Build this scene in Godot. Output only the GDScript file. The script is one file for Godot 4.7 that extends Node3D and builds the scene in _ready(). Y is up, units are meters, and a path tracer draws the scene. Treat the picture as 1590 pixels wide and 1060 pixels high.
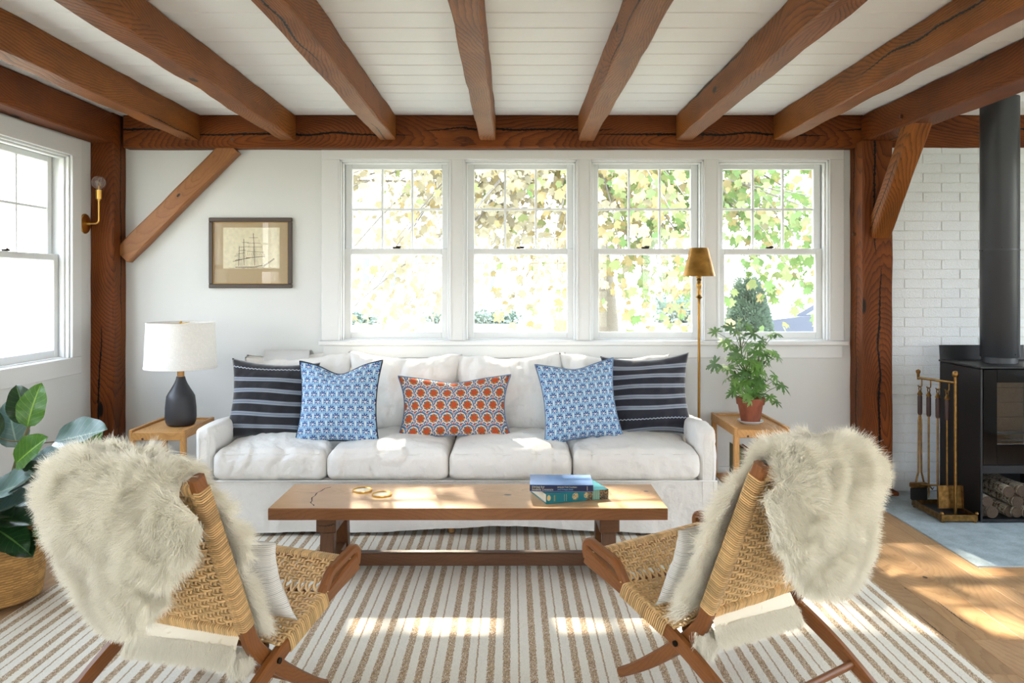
extends Node3D
# Living room with a timber frame: white sofa below four windows, two cane folding chairs with sheepskins, wood stove.
# x right, y up, the camera looks along -z from the origin of the plan; units are metres.

func _ready() -> void:
	rng.seed = 11
	camera_and_light()
	materials()
	build_walls()
	build_windows()
	build_ceiling()
	build_floor()
	build_timbers()
	build_outdoors()
	build_rug()
	build_sofa()
	build_cushions()
	build_coffee_table()
	build_side_tables()
	build_lamps()
	build_picture()
	build_chairs()
	build_stove()
	build_fire_tools()
	build_ficus()
	build_geranium()

func camera_and_light() -> void:
	# level camera with a lens shifted downwards: focal length 1255 px of 1590 x 1060, horizon 90 px above the middle
	var cam := Camera3D.new()
	cam.name = "camera"
	cam.position = Vector3(0, 1.307, 0)
	cam.projection = Camera3D.PROJECTION_FRUSTUM
	cam.near = 0.05
	cam.far = 200.0
	cam.size = 1060.0 / 1255.0 * cam.near
	cam.frustum_offset = Vector2(0, -90.0 / 1255.0 * cam.near)
	add_child(cam)
	cam.current = true

	var sky := ProceduralSkyMaterial.new()
	sky.sky_top_color = Color(0.81, 0.88, 0.965)
	sky.sky_horizon_color = Color(0.985, 0.98, 0.965)
	sky.ground_horizon_color = Color(0.80, 0.80, 0.76)
	sky.ground_bottom_color = Color(0.62, 0.62, 0.56)
	sky.sun_angle_max = 1.0
	var e := Environment.new()
	e.background_mode = Environment.BG_SKY
	e.sky = Sky.new()
	e.sky.sky_material = sky
	e.background_energy_multiplier = 11.0
	e.tonemap_mode = Environment.TONE_MAPPER_LINEAR
	e.tonemap_exposure = 1.16
	e.sdfgi_enabled = true
	e.ssao_enabled = true
	e.ssil_enabled = true
	var we := WorldEnvironment.new()
	we.name = "environment"
	we.environment = e
	add_child(we)

	# autumn sun behind the window wall, a little to the left, through the tree
	var sun := DirectionalLight3D.new()
	sun.name = "sun"
	sun.light_color = Color(1.0, 0.95, 0.86)
	sun.light_energy = 7.5
	sun.light_angular_distance = 1.2
	sun.shadow_enabled = true
	add_child(sun)
	sun.look_at_from_position(Vector3.ZERO, Vector3(0.14, -0.655, 0.74))

# ------------------------------------------------------------------ mesh builder
class MB:
	var v := PackedVector3Array()
	var n := PackedVector3Array()
	var t := PackedVector2Array()
	var c := PackedColorArray()
	var ix := PackedInt32Array()
	var col := Color.WHITE
	var off := Vector2.ZERO

	func vert(p: Vector3, nn: Vector3, uv: Vector2) -> int:
		v.append(p); n.append(nn); t.append(uv); c.append(col)
		return v.size() - 1

	func face(a: int, b: int, d: int) -> void:
		ix.append(a); ix.append(d); ix.append(b)

	# flat quad or triangle, turned so that its normal looks along dir
	func quad(a: Vector3, b: Vector3, d: Vector3, e: Vector3, dir := Vector3.ZERO, g := Vector3.ZERO) -> void:
		var nn := (b - a).cross(d - a)
		if nn.length_squared() < 1e-16:
			nn = (d - a).cross(e - a)
		nn = nn.normalized()
		var flip := dir != Vector3.ZERO and nn.dot(dir) < 0.0
		if flip:
			nn = -nn
		var u := (b - a).normalized()
		if g != Vector3.ZERO:
			var gg := g - nn * g.dot(nn)
			if gg.length() > 0.3:
				u = gg.normalized()
		var w := nn.cross(u)
		var k := [0, 0, 0, 0]
		var pts := [a, b, d, e]
		for i in 4:
			var p: Vector3 = pts[i]
			k[i] = vert(p, nn, Vector2(p.dot(u), p.dot(w)) + off)
		if flip:
			face(k[0], k[2], k[1]); face(k[0], k[3], k[2])
		else:
			face(k[0], k[1], k[2]); face(k[0], k[2], k[3])

	func tri(a: Vector3, b: Vector3, d: Vector3, dir := Vector3.ZERO, g := Vector3.ZERO) -> void:
		var nn := (b - a).cross(d - a).normalized()
		var flip := dir != Vector3.ZERO and nn.dot(dir) < 0.0
		if flip:
			nn = -nn
		var u := (b - a).normalized()
		if g != Vector3.ZERO:
			var gg := g - nn * g.dot(nn)
			if gg.length() > 0.3:
				u = gg.normalized()
		var w := nn.cross(u)
		var i0 := vert(a, nn, Vector2(a.dot(u), a.dot(w)) + off)
		var i1 := vert(b, nn, Vector2(b.dot(u), b.dot(w)) + off)
		var i2 := vert(d, nn, Vector2(d.dot(u), d.dot(w)) + off)
		if flip:
			face(i0, i2, i1)
		else:
			face(i0, i1, i2)

	func box(at: Vector3, size: Vector3, bev := 0.002, basis := Basis(), g := Vector3.ZERO) -> MB:
		var h := size * 0.5
		if g == Vector3.ZERO:
			g = basis.x if size.x >= size.y and size.x >= size.z else (basis.y if size.y >= size.z else basis.z)
		bev = minf(bev, minf(h.x, minf(h.y, h.z)) * 0.9)
		var P := {}
		for sx in [-1, 1]:
			for sy in [-1, 1]:
				for sz in [-1, 1]:
					var k := Vector3i(sx, sy, sz)
					var s := Vector3(sx, sy, sz)
					P[[k, 0]] = at + basis * (s * Vector3(h.x, h.y - bev, h.z - bev))
					P[[k, 1]] = at + basis * (s * Vector3(h.x - bev, h.y, h.z - bev))
					P[[k, 2]] = at + basis * (s * Vector3(h.x - bev, h.y - bev, h.z))
		for ax in 3:
			var b1 := (ax + 1) % 3
			var b2 := (ax + 2) % 3
			for s in [-1, 1]:
				var q := []
				for e in [[-1, -1], [1, -1], [1, 1], [-1, 1]]:
					var k := Vector3i.ZERO
					k[ax] = s; k[b1] = e[0]; k[b2] = e[1]
					q.append(P[[k, ax]])
				var dv := Vector3.ZERO
				dv[ax] = s
				quad(q[0], q[1], q[2], q[3], basis * dv, g)
			if bev > 0.00005:
				for s1 in [-1, 1]:
					for s2 in [-1, 1]:
						var ka := Vector3i.ZERO
						var kb := Vector3i.ZERO
						ka[ax] = -1; ka[b1] = s1; ka[b2] = s2
						kb[ax] = 1; kb[b1] = s1; kb[b2] = s2
						var dv := Vector3.ZERO
						dv[b1] = s1; dv[b2] = s2
						quad(P[[ka, b1]], P[[kb, b1]], P[[kb, b2]], P[[ka, b2]], basis * dv, g)
		if bev > 0.00005:
			for sx in [-1, 1]:
				for sy in [-1, 1]:
					for sz in [-1, 1]:
						var k := Vector3i(sx, sy, sz)
						tri(P[[k, 0]], P[[k, 1]], P[[k, 2]], basis * Vector3(sx, sy, sz), g)
		return self

	# box between two corners
	func span(a: Vector3, b: Vector3, bev := 0.002, g := Vector3.ZERO) -> MB:
		return box((a + b) * 0.5, (b - a).abs(), bev, Basis(), g)

	func lathe(prof: Array, segs := 24, xf := Transform3D(), ribs := 0.0) -> MB:
		var m := prof.size()
		var sn := []
		for i in m - 1:
			var d: Vector2 = prof[i + 1] - prof[i]
			sn.append(Vector2(d.y, -d.x).normalized())
		var along := 0.0
		for i in m - 1:
			var a: Vector2 = prof[i]
			var b: Vector2 = prof[i + 1]
			var ln := (b - a).length()
			if ln < 1e-7:
				continue
			var na: Vector2 = sn[i]
			var nb: Vector2 = sn[i]
			if i > 0 and na.dot(sn[i - 1]) > 0.75:
				na = (na + sn[i - 1]).normalized()
			if i < m - 2 and nb.dot(sn[i + 1]) > 0.75:
				nb = (nb + sn[i + 1]).normalized()
			var base := v.size()
			for k in segs + 1:
				var th := TAU * k / segs
				var cs := Vector3(cos(th), 0, sin(th))
				var u := float(k) / segs
				vert(xf * (cs * a.x + Vector3.UP * a.y), xf.basis * (cs * na.x + Vector3.UP * na.y), Vector2(u, along) + off)
				vert(xf * (cs * b.x + Vector3.UP * b.y), xf.basis * (cs * nb.x + Vector3.UP * nb.y), Vector2(u, along + ln) + off)
			for k in segs:
				var q := base + k * 2
				face(q, q + 1, q + 3); face(q, q + 3, q + 2)
			along += ln
		return self

	func tube(path: Array, rad, segs := 8, caps := true, squash := 1.0, up := Vector3.ZERO) -> MB:
		var m := path.size()
		if m < 2:
			return self
		var base := v.size()
		var prev := Vector3.ZERO
		var along := 0.0
		for i in m:
			var p: Vector3 = path[i]
			var tg: Vector3 = (path[mini(i + 1, m - 1)] - path[maxi(i - 1, 0)]).normalized()
			if prev == Vector3.ZERO:
				prev = up if up != Vector3.ZERO else (Vector3.UP if absf(tg.y) < 0.9 else Vector3.RIGHT)
			if up != Vector3.ZERO:
				prev = up
			var s := (prev - tg * prev.dot(tg)).normalized()
			prev = s
			var w := tg.cross(s)
			var r: float = rad[i] if rad is Array else rad
			if i > 0:
				along += (p - path[i - 1]).length()
			for k in segs + 1:
				var th := TAU * k / segs
				var dir := s * cos(th) * squash + w * sin(th)
				vert(p + dir * r, (s * cos(th) / squash + w * sin(th)).normalized(), Vector2(along, float(k) / segs) + off)
		for i in m - 1:
			for k in segs:
				var q := base + i * (segs + 1) + k
				face(q, q + 1, q + segs + 2); face(q, q + segs + 2, q + segs + 1)
		if caps:
			for e in [0, m - 1]:
				var tg: Vector3 = (path[1] - path[0]).normalized() if e == 0 else (path[m - 1] - path[m - 2]).normalized()
				var nn := -tg if e == 0 else tg
				var mid := vert(path[e], nn, Vector2.ZERO)
				var ring := []
				for k in segs:
					ring.append(vert(v[base + e * (segs + 1) + k], nn, Vector2.ZERO))
				for k in segs:
					if e == 0:
						face(mid, ring[(k + 1) % segs], ring[k])
					else:
						face(mid, ring[k], ring[(k + 1) % segs])
		return self

	# a bar of chamfered rectangular section along a path that lies in the plane across side
	func bar(path: Array, wid, thick, side: Vector3, bev := 0.004) -> MB:
		var m := path.size()
		var rings := []
		var along := 0.0
		for i in m:
			var p: Vector3 = path[i]
			var tg: Vector3 = (path[mini(i + 1, m - 1)] - path[maxi(i - 1, 0)]).normalized()
			var nn := side.cross(tg).normalized()
			var w: float = (wid[i] if wid is Array else wid) * 0.5
			var h: float = (thick[i] if thick is Array else thick) * 0.5
			var b := minf(bev, minf(w, h) * 0.8)
			if i > 0:
				along += (p - path[i - 1]).length()
			var ring := []
			for e in [[w - b, h], [w, h - b], [w, -h + b], [w - b, -h], [-w + b, -h], [-w, -h + b], [-w, h - b], [-w + b, h]]:
				ring.append([p + nn * e[0] + side * e[1], e[0] + e[1], nn * (1.0 if absf(absf(e[0]) - w) < 1e-9 else 0.0) * signf(e[0]) + side * (1.0 if absf(absf(e[1]) - h) < 1e-9 else 0.0) * signf(e[1]), along])
			rings.append(ring)
		for i in m - 1:
			for k in 8:
				var a = rings[i][k]
				var b2 = rings[i][(k + 1) % 8]
				var d = rings[i + 1][(k + 1) % 8]
				var e = rings[i + 1][k]
				var na: Vector3 = (a[2] + b2[2]).normalized()
				var nd: Vector3 = (d[2] + e[2]).normalized()
				var q0 := vert(a[0], na, Vector2(a[3], a[1]) + off)
				var q1 := vert(b2[0], na, Vector2(b2[3], b2[1]) + off)
				var q2 := vert(d[0], nd, Vector2(d[3], d[1]) + off)
				var q3 := vert(e[0], nd, Vector2(e[3], e[1]) + off)
				var gn: Vector3 = (b2[0] - a[0]).cross(d[0] - a[0])
				if gn.dot(na) >= 0.0:
					face(q0, q1, q2); face(q0, q2, q3)
				else:
					face(q0, q2, q1); face(q0, q3, q2)
		for e in [0, m - 1]:
			var dir: Vector3 = path[0] - path[1] if e == 0 else path[m - 1] - path[m - 2]
			var r = rings[e]
			quad(r[0][0], r[3][0], r[4][0], r[7][0], dir)
			quad(r[0][0], r[1][0], r[2][0], r[3][0], dir)
			quad(r[4][0], r[5][0], r[6][0], r[7][0], dir)
		return self

	# grid of (nu+1) x (nv+1) points from a function of u, v in 0..1
	func grid(nu: int, nv: int, f: Callable, uvs := Vector2.ONE) -> MB:
		var base := v.size()
		for j in nv + 1:
			for i in nu + 1:
				var u := float(i) / nu
				var w := float(j) / nv
				var p: Vector3 = f.call(u, w)
				vert(p, Vector3.UP, Vector2(u * uvs.x, w * uvs.y) + off)
		for j in nv:
			for i in nu:
				var q := base + j * (nu + 1) + i
				face(q, q + 1, q + nu + 2); face(q, q + nu + 2, q + nu + 1)
		return self

	# flat outline (x, y), extruded along z by thick, then placed by xf
	func prism(poly: PackedVector2Array, thick: float, xf := Transform3D()) -> MB:
		var tris := Geometry2D.triangulate_polygon(poly)
		for s in [-1.0, 1.0]:
			for i in range(0, tris.size(), 3):
				var q := []
				for k in 3:
					var p := poly[tris[i + k]]
					q.append(xf * Vector3(p.x, p.y, s * thick * 0.5))
				tri(q[0], q[1], q[2], xf.basis * Vector3(0, 0, s), xf.basis.x)
		var area := 0.0
		for i in poly.size():
			area += poly[i].cross(poly[(i + 1) % poly.size()])
		for i in poly.size():
			var a := poly[i]
			var b := poly[(i + 1) % poly.size()]
			var e := b - a
			var o := Vector2(e.y, -e.x) * signf(area)
			quad(xf * Vector3(a.x, a.y, -thick * 0.5), xf * Vector3(b.x, b.y, -thick * 0.5), xf * Vector3(b.x, b.y, thick * 0.5), xf * Vector3(a.x, a.y, thick * 0.5), xf.basis * Vector3(o.x, o.y, 0), xf.basis.x)
		return self

	func mesh(smooth := false) -> ArrayMesh:
		var m := ArrayMesh.new()
		if smooth:
			var st := SurfaceTool.new()
			st.begin(Mesh.PRIMITIVE_TRIANGLES)
			st.set_smooth_group(0)
			for i in ix:
				st.set_uv(t[i]); st.set_color(c[i])
				st.add_vertex(v[i])
			st.index()
			st.generate_normals()
			return st.commit()
		var a := []
		a.resize(Mesh.ARRAY_MAX)
		a[Mesh.ARRAY_VERTEX] = v
		a[Mesh.ARRAY_NORMAL] = n
		a[Mesh.ARRAY_TEX_UV] = t
		a[Mesh.ARRAY_COLOR] = c
		a[Mesh.ARRAY_INDEX] = ix
		m.add_surface_from_arrays(Mesh.PRIMITIVE_TRIANGLES, a)
		return m

# ------------------------------------------------------------------ nodes
var names := {}
var M := {}
var rng := RandomNumberGenerator.new()

func numbered(called: String) -> String:
	names[called] = names.get(called, 0) + 1
	return called if names[called] == 1 else "%s_%03d" % [called, names[called] - 1]

func tag(o: Node3D, label := "", category := "", group := "", kind := "") -> Node3D:
	if label: o.set_meta("label", label)
	if category: o.set_meta("category", category)
	if group: o.set_meta("group", group)
	if kind: o.set_meta("kind", kind)
	return o

func thing(called: String, label: String, category: String, at := Vector3.ZERO, turn := 0.0, group := "") -> Node3D:
	var o := Node3D.new()
	o.name = numbered(called)
	add_child(o)
	o.position = at
	o.rotation.y = turn
	return tag(o, label, category, group)

func struct(called: String) -> Node3D:
	var o := Node3D.new()
	o.name = numbered(called)
	add_child(o)
	return tag(o, "", "", "", "structure")

func inst(called: String, mesh: Mesh, m: Material, parent: Node3D, at := Transform3D()) -> MeshInstance3D:
	var o := MeshInstance3D.new()
	o.name = called
	o.mesh = mesh
	o.material_override = m
	o.transform = at
	parent.add_child(o, true)
	return o

func part(called: String, b: MB, m: Material, parent: Node3D, smooth := false) -> MeshInstance3D:
	return inst(called, b.mesh(smooth), m, parent)

# a thing made of one mesh
func solo(called: String, b: MB, m: Material, label: String, category: String, at := Vector3.ZERO, turn := 0.0, group := "", smooth := false) -> MeshInstance3D:
	var o := MeshInstance3D.new()
	o.name = numbered(called)
	o.mesh = b.mesh(smooth)
	o.material_override = m
	add_child(o)
	o.position = at
	o.rotation.y = turn
	tag(o, label, category, group)
	return o

# ------------------------------------------------------------------ materials
func mat(called: String, color: Color, rough := 0.8, metal := 0.0) -> StandardMaterial3D:
	var m := StandardMaterial3D.new()
	m.resource_name = called
	m.albedo_color = color
	m.roughness = rough
	m.metallic = metal
	M[called] = m
	return m

func tex(im: Image) -> ImageTexture:
	return ImageTexture.create_from_image(im)

func noise(sd: int, freq: float, oct := 3) -> FastNoiseLite:
	var f := FastNoiseLite.new()
	f.seed = sd
	f.noise_type = FastNoiseLite.TYPE_SIMPLEX_SMOOTH
	f.frequency = freq
	f.fractal_octaves = oct
	return f

func noise_tex(sd: int, freq: float, size := 256, oct := 4) -> ImageTexture:
	return tex(noise(sd, freq, oct).get_seamless_image(size, size))

func bump(m: StandardMaterial3D, t: Texture2D, cm: float) -> void:
	m.heightmap_enabled = true
	m.heightmap_texture = t
	m.heightmap_scale = cm
	m.heightmap_flip_texture = false

func tri_uv(m: StandardMaterial3D, s: float, world := false) -> void:
	m.uv1_triplanar = true
	m.uv1_world_triplanar = world
	m.uv1_scale = Vector3.ONE * s

# grain image: w pixels along the grain, h across; returns [colour, height]
func wood_images(w: int, h: int, sd: int, light: Color, dark: Color, rings: float, knots: Array, checks: Array, slope := 0.25, contrast := 0.75) -> Array:
	var low := noise(sd, 1.0, 2)
	var fib := noise(sd + 7, 1.0, 2)
	var big := noise(sd + 13, 1.0, 2)
	var cd := PackedByteArray()
	var hd := PackedByteArray()
	cd.resize(w * h * 3)
	hd.resize(w * h)
	var black := Color(0.03, 0.02, 0.015)
	var asp := float(w) / h
	var hx := PackedFloat32Array()
	for x in w:
		var u := float(x) / w
		hx.append(0.10 + slope * (0.5 + 0.5 * sin(TAU * (u + 0.1))) + 0.035 * sin(TAU * 2.0 * u + sd) + 0.006 * sin(TAU * 7.0 * u + sd * 2.0))
	var k := 0
	for y in h:
		var vv := float(y) / h
		for x in w:
			var u := float(x) / w
			var yy := vv - 0.5 + 0.05 * sin(TAU * u + sd) + 0.012 * low.get_noise_2d(u * 9.0, vv * 2.0)
			var r := sqrt(yy * yy + hx[x] * hx[x]) * rings + 0.22 * low.get_noise_2d(u * asp * 3.0, vv * 9.0) + 0.10 * fib.get_noise_2d(u * asp * 10.0, vv * 24.0)
			var dk := 0.0
			for kn in knots:
				var dx: float = (u - kn[0]) * asp * 0.55
				var dy: float = vv - kn[1]
				var q: float = (dx * dx + dy * dy) / (kn[2] * kn[2])
				if q < 9.0:
					var e := exp(-q)
					r += 2.2 * e
					dk = maxf(dk, clampf((0.55 - q) * 3.0, 0.0, 1.0) * 0.85)
			var ring := r - floorf(r)
			var s := ring * ring * ring
			if ring > 0.93:
				s *= (1.0 - ring) / 0.07
			var fb := fib.get_noise_2d(u * asp * 9.0, vv * 150.0)
			var bg := big.get_noise_2d(u * 5.0, vv * 3.0)
			var f := clampf(s * contrast + fb * 0.16 + bg * 0.22 + 0.12, 0.0, 1.0)
			var cl := light.lerp(dark, f)
			var ht := 0.75 - s * 0.35 + fb * 0.18
			if dk > 0.0:
				cl = cl.lerp(black, dk)
				ht -= dk * 0.3
			for ch in checks:
				var pos: float = (u - ch[0]) / (ch[1] - ch[0])
				if pos > 0.0 and pos < 1.0:
					var yc: float = ch[2] + 0.030 * low.get_noise_2d(u * 5.0 + ch[0] * 50.0, 3.0) + 0.006 * fib.get_noise_2d(u * 120.0, 9.0)
					var hw: float = ch[3] * pow(sin(PI * pos), 0.5) * (0.55 + 0.8 * absf(fib.get_noise_2d(u * 60.0, 40.0)))
					var e2 := absf(vv - yc) / hw
					if e2 < 1.0:
						var a := clampf((1.0 - e2) * 3.0, 0.0, 1.0)
						cl = cl.lerp(black, a)
						ht = lerpf(ht, 0.0, a)
			cd[k * 3] = clampi(int(cl.r * 255.0), 0, 255)
			cd[k * 3 + 1] = clampi(int(cl.g * 255.0), 0, 255)
			cd[k * 3 + 2] = clampi(int(cl.b * 255.0), 0, 255)
			hd[k] = clampi(int(ht * 255.0), 0, 255)
			k += 1
	return [Image.create_from_data(w, h, false, Image.FORMAT_RGB8, cd), Image.create_from_data(w, h, false, Image.FORMAT_L8, hd)]

# wood whose grain picture spans long x wide metres; meshes carry uv in metres, u along the grain
func wood(called: String, ims: Array, long: float, wide: float, tint := Color.WHITE, rough := 0.55, cm := 0.12) -> StandardMaterial3D:
	var m := mat(called, tint, rough)
	m.albedo_texture = ims[0]
	m.uv1_scale = Vector3(1.0 / long, 1.0 / wide, 1)
	bump(m, ims[1], cm)
	return m

# image painted by a function of (u, v) in 0..1
func paint(w: int, h: int, f: Callable) -> Image:
	var d := PackedByteArray()
	d.resize(w * h * 3)
	var k := 0
	for y in h:
		for x in w:
			var c: Color = f.call((x + 0.5) / w, (y + 0.5) / h)
			d[k] = clampi(int(c.r * 255.0), 0, 255)
			d[k + 1] = clampi(int(c.g * 255.0), 0, 255)
			d[k + 2] = clampi(int(c.b * 255.0), 0, 255)
			k += 3
	return Image.create_from_data(w, h, false, Image.FORMAT_RGB8, d)

func hash2(x: int, y: int) -> float:
	var q := (x * 374761393 + y * 668265263) & 0x7fffffff
	q = ((q ^ (q >> 13)) * 1274126177) & 0x7fffffff
	return float(q & 0xffff) / 65535.0

# squared timber with slightly uneven faces: long along x from 0, w across z, h across y
func timber(length: float, w: float, h: float, sd: int, segs := 26, wob := 0.004, bev := 0.008) -> MB:
	var b := MB.new()
	var f := noise(sd, 1.0, 2)
	b.off = Vector2(fposmod(sd * 0.377, 2.0), fposmod(sd * 0.213, 0.6))
	var rings := []
	for i in segs + 1:
		var x := length * i / segs
		var ring := []
		var k := 0
		for e in [[1, 1, 0], [1, 1, 1], [1, -1, 1], [1, -1, 0], [-1, -1, 0], [-1, -1, 1], [-1, 1, 1], [-1, 1, 0]]:
			# e: side z, side y, 0 = on the y face, 1 = on the z face
			var bv := bev * (1.0 + 0.7 * f.get_noise_2d(x * 3.0, e[0] * 4.0 + e[1] * 9.0))
			var z: float = e[0] * (w * 0.5 - (bv if e[2] == 0 else 0.0)) + wob * f.get_noise_2d(x * 2.0, 20.0 + e[0] * 3.0)
			var y: float = e[1] * (h * 0.5 - (bv if e[2] == 1 else 0.0)) + wob * f.get_noise_2d(x * 2.0, 40.0 + e[1] * 3.0)
			ring.append(Vector3(x, y, z))
			k += 1
		rings.append(ring)
	var vo := [0.0, 0.02, 0.02 + h, 0.04 + h, 0.04 + h + w, 0.06 + h + w, 0.06 + 2 * h + w, 0.08 + 2 * h + w, 0.08 + 2 * h + 2 * w]
	for k in 8:
		var base := b.v.size()
		for i in segs + 1:
			var p0: Vector3 = rings[i][k]
			var p1: Vector3 = rings[i][(k + 1) % 8]
			var pn: Vector3 = rings[mini(i + 1, segs)][k] - rings[maxi(i - 1, 0)][k]
			var nn := (p1 - p0).cross(pn).normalized()
			var mid := (p0 + p1) * 0.5
			if nn.dot(Vector3(0, mid.y, mid.z)) < 0.0:
				nn = -nn
			b.vert(p0, nn, Vector2(p0.x, vo[k]) + b.off)
			b.vert(p1, nn, Vector2(p1.x, vo[k + 1]) + b.off)
		for i in segs:
			var q := base + i * 2
			var gn := (b.v[q + 1] - b.v[q]).cross(b.v[q + 3] - b.v[q])
			if gn.dot(b.n[q]) >= 0.0:
				b.face(q, q + 1, q + 3); b.face(q, q + 3, q + 2)
			else:
				b.face(q, q + 3, q + 1); b.face(q, q + 2, q + 3)
	for e in [0, segs]:
		var r: Array = rings[e]
		var dir := Vector3(-1, 0, 0) if e == 0 else Vector3(1, 0, 0)
		b.quad(r[0], r[3], r[4], r[7], dir)
		b.quad(r[0], r[1], r[2], r[3], dir)
		b.quad(r[4], r[5], r[6], r[7], dir)
	return b

func axes(x: Vector3, y: Vector3, z: Vector3, at: Vector3) -> Transform3D:
	return Transform3D(Basis(x, y, z), at)

func materials() -> void:
	var n1 := noise_tex(3, 0.02, 256, 4)
	var n2 := noise_tex(5, 0.06, 256, 4)
	M.n1 = n1
	M.n2 = n2
	M.nf = noise(17, 1.0, 3)
	var w := mat("wall_paint", Color(0.845, 0.85, 0.84), 0.85)
	tri_uv(w, 1.2, true); bump(w, n1, 0.04)
	var tp := mat("trim_paint", Color(0.865, 0.87, 0.865), 0.38)
	var cb := mat("ceiling_paint", Color(0.975, 0.98, 0.97), 0.45)
	tri_uv(cb, 1.5); bump(cb, n1, 0.06)
	var bk := mat("brick_paint", Color(0.885, 0.90, 0.91), 0.6)
	tri_uv(bk, 5.0, true); bump(bk, n2, 0.25)
	var mo := mat("mortar_paint", Color(0.86, 0.87, 0.86), 0.8)
	tri_uv(mo, 6.0, true); bump(mo, n2, 0.3)
	var g := mat("window_glass", Color(1, 1, 1, 0.02), 0.0)
	g.transparency = BaseMaterial3D.TRANSPARENCY_ALPHA
	g.metallic_specular = 0.3
	mat("dark_gap", Color(0.16, 0.12, 0.09), 0.9)
	mat("lock_metal", Color(0.16, 0.13, 0.10), 0.4, 0.8)

	# oak of the frame: two pictures, several tints
	var oa := wood_images(1024, 320, 4, Color(0.575, 0.365, 0.20), Color(0.235, 0.125, 0.055), 48.0, [[0.22, 0.30, 0.05], [0.71, 0.74, 0.045]], [[0.05, 0.42, 0.30, 0.014], [0.40, 0.95, 0.62, 0.019]], 0.55, 0.62)
	var ob := wood_images(1024, 320, 9, Color(0.585, 0.375, 0.21), Color(0.24, 0.13, 0.06), 54.0, [[0.45, 0.62, 0.04], [0.9, 0.25, 0.05]], [[0.02, 0.48, 0.37, 0.016], [0.44, 0.99, 0.43, 0.018], [0.30, 0.80, 0.80, 0.014]], 0.4, 0.62)
	var ta := [tex(oa[0]), tex(oa[1])]
	var tb := [tex(ob[0]), tex(ob[1])]
	wood("oak_frame", ta, 2.6, 0.62, Color(0.82, 0.68, 0.42), 0.55, 0.35)
	wood("oak_frame_b", tb, 2.6, 0.62, Color(0.82, 0.68, 0.42), 0.55, 0.35)
	wood("oak_joist", tb, 2.4, 0.55, Color(0.98, 0.90, 0.66), 0.5, 0.35)
	wood("oak_joist_b", ta, 2.4, 0.55, Color(0.98, 0.90, 0.66), 0.5, 0.35)

	for k in ["oak_frame", "oak_frame_b", "oak_joist", "oak_joist_b"]:
		M[k].metallic_specular = 0.33
	# floor oak: knots and open checks
	var oc := wood_images(1024, 256, 21, Color(0.79, 0.64, 0.475), Color(0.60, 0.44, 0.29), 30.0, [[0.12, 0.4, 0.05], [0.30, 0.66, 0.035], [0.62, 0.28, 0.045], [0.83, 0.7, 0.03]], [[0.33, 0.50, 0.64, 0.008]], 0.35, 0.45)
	var od := wood_images(1024, 256, 33, Color(0.81, 0.665, 0.50), Color(0.63, 0.465, 0.31), 26.0, [[0.40, 0.35, 0.045], [0.52, 0.55, 0.03], [0.9, 0.5, 0.03]], [[0.05, 0.22, 0.3, 0.007]], 0.3, 0.45)
	var tc := [tex(oc[0]), tex(oc[1])]
	var td := [tex(od[0]), tex(od[1])]
	var k := 0
	for tn in [Color(0.95, 0.95, 0.94), Color(0.89, 0.87, 0.83), Color(0.95, 0.91, 0.86), Color(0.84, 0.83, 0.81)]:
		wood("oak_floor_%d" % k, tc if k % 2 == 0 else td, 1.7, 0.46, tn, 0.42, 0.10)
		k += 1
	# furniture woods share these pictures
	wood("table_walnut", td, 1.3, 0.42, Color(1.0, 0.97, 0.91), 0.30, 0.05)
	M.table_walnut.metallic_specular = 0.8
	wood("trestle_wood", tc, 1.0, 0.4, Color(0.48, 0.38, 0.29), 0.4, 0.05)
	wood("table_edge", tc, 1.2, 0.4, Color(0.68, 0.55, 0.42), 0.4, 0.05)
	wood("oak_brace", td, 1.6, 0.45, Color(0.74, 0.60, 0.45), 0.5, 0.3)
	wood("oak_light", td, 0.8, 0.30, Color(1.0, 0.92, 0.74), 0.45, 0.06)
	wood("teak", tc, 0.9, 0.30, Color(0.68, 0.53, 0.38), 0.33, 0.03)

# ------------------------------------------------------------------ walls
const WALL_Z := -5.17
const LEFT_X := -2.61
const RIGHT_X := 4.2
const REAR_Z := 3.4
const CEIL_Y := 2.365
const BACK_OPEN := [[-1.104, -0.391], [-0.309, 0.420], [0.498, 1.228], [1.310, 2.027]]
const OPEN_Y := [0.944, 2.098]
# left wall openings: nearer edge, farther edge (as -z)
const LEFT_OPEN := [[3.78, 4.768], [2.69, 3.678], [0.9, 1.888], [-1.6, -0.4]]
const LEFT_OPEN_Y := [0.87, 2.063]
const REAR_OPEN := [[-3.6, -2.2], [-1.7, -0.3], [0.3, 1.7]]
const REAR_OPEN_Y := [0.25, 2.15]
const RIGHT_OPEN := [[-4.3, -3.1], [-2.5, -1.3], [-0.6, 0.6]]
const RIGHT_OPEN_Y := [0.55, 2.06]

func wall_with_openings(a: float, b: float, top: float, thick: float, opens: Array, oy: Array) -> MB:
	# in local x from a to b, y from 0, front face at z = 0
	var m := MB.new()
	var xs := [a]
	var sorted := opens.duplicate()
	sorted.sort_custom(func(p, q): return p[0] < q[0])
	var x := a
	for o in sorted:
		m.span(Vector3(x, 0, -thick), Vector3(o[0], top, 0), 0.0)
		m.span(Vector3(o[0], 0, -thick), Vector3(o[1], oy[0], 0), 0.0)
		m.span(Vector3(o[0], oy[1], -thick), Vector3(o[1], top, 0), 0.0)
		x = o[1]
	m.span(Vector3(x, 0, -thick), Vector3(b, top, 0), 0.0)
	return m

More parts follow.
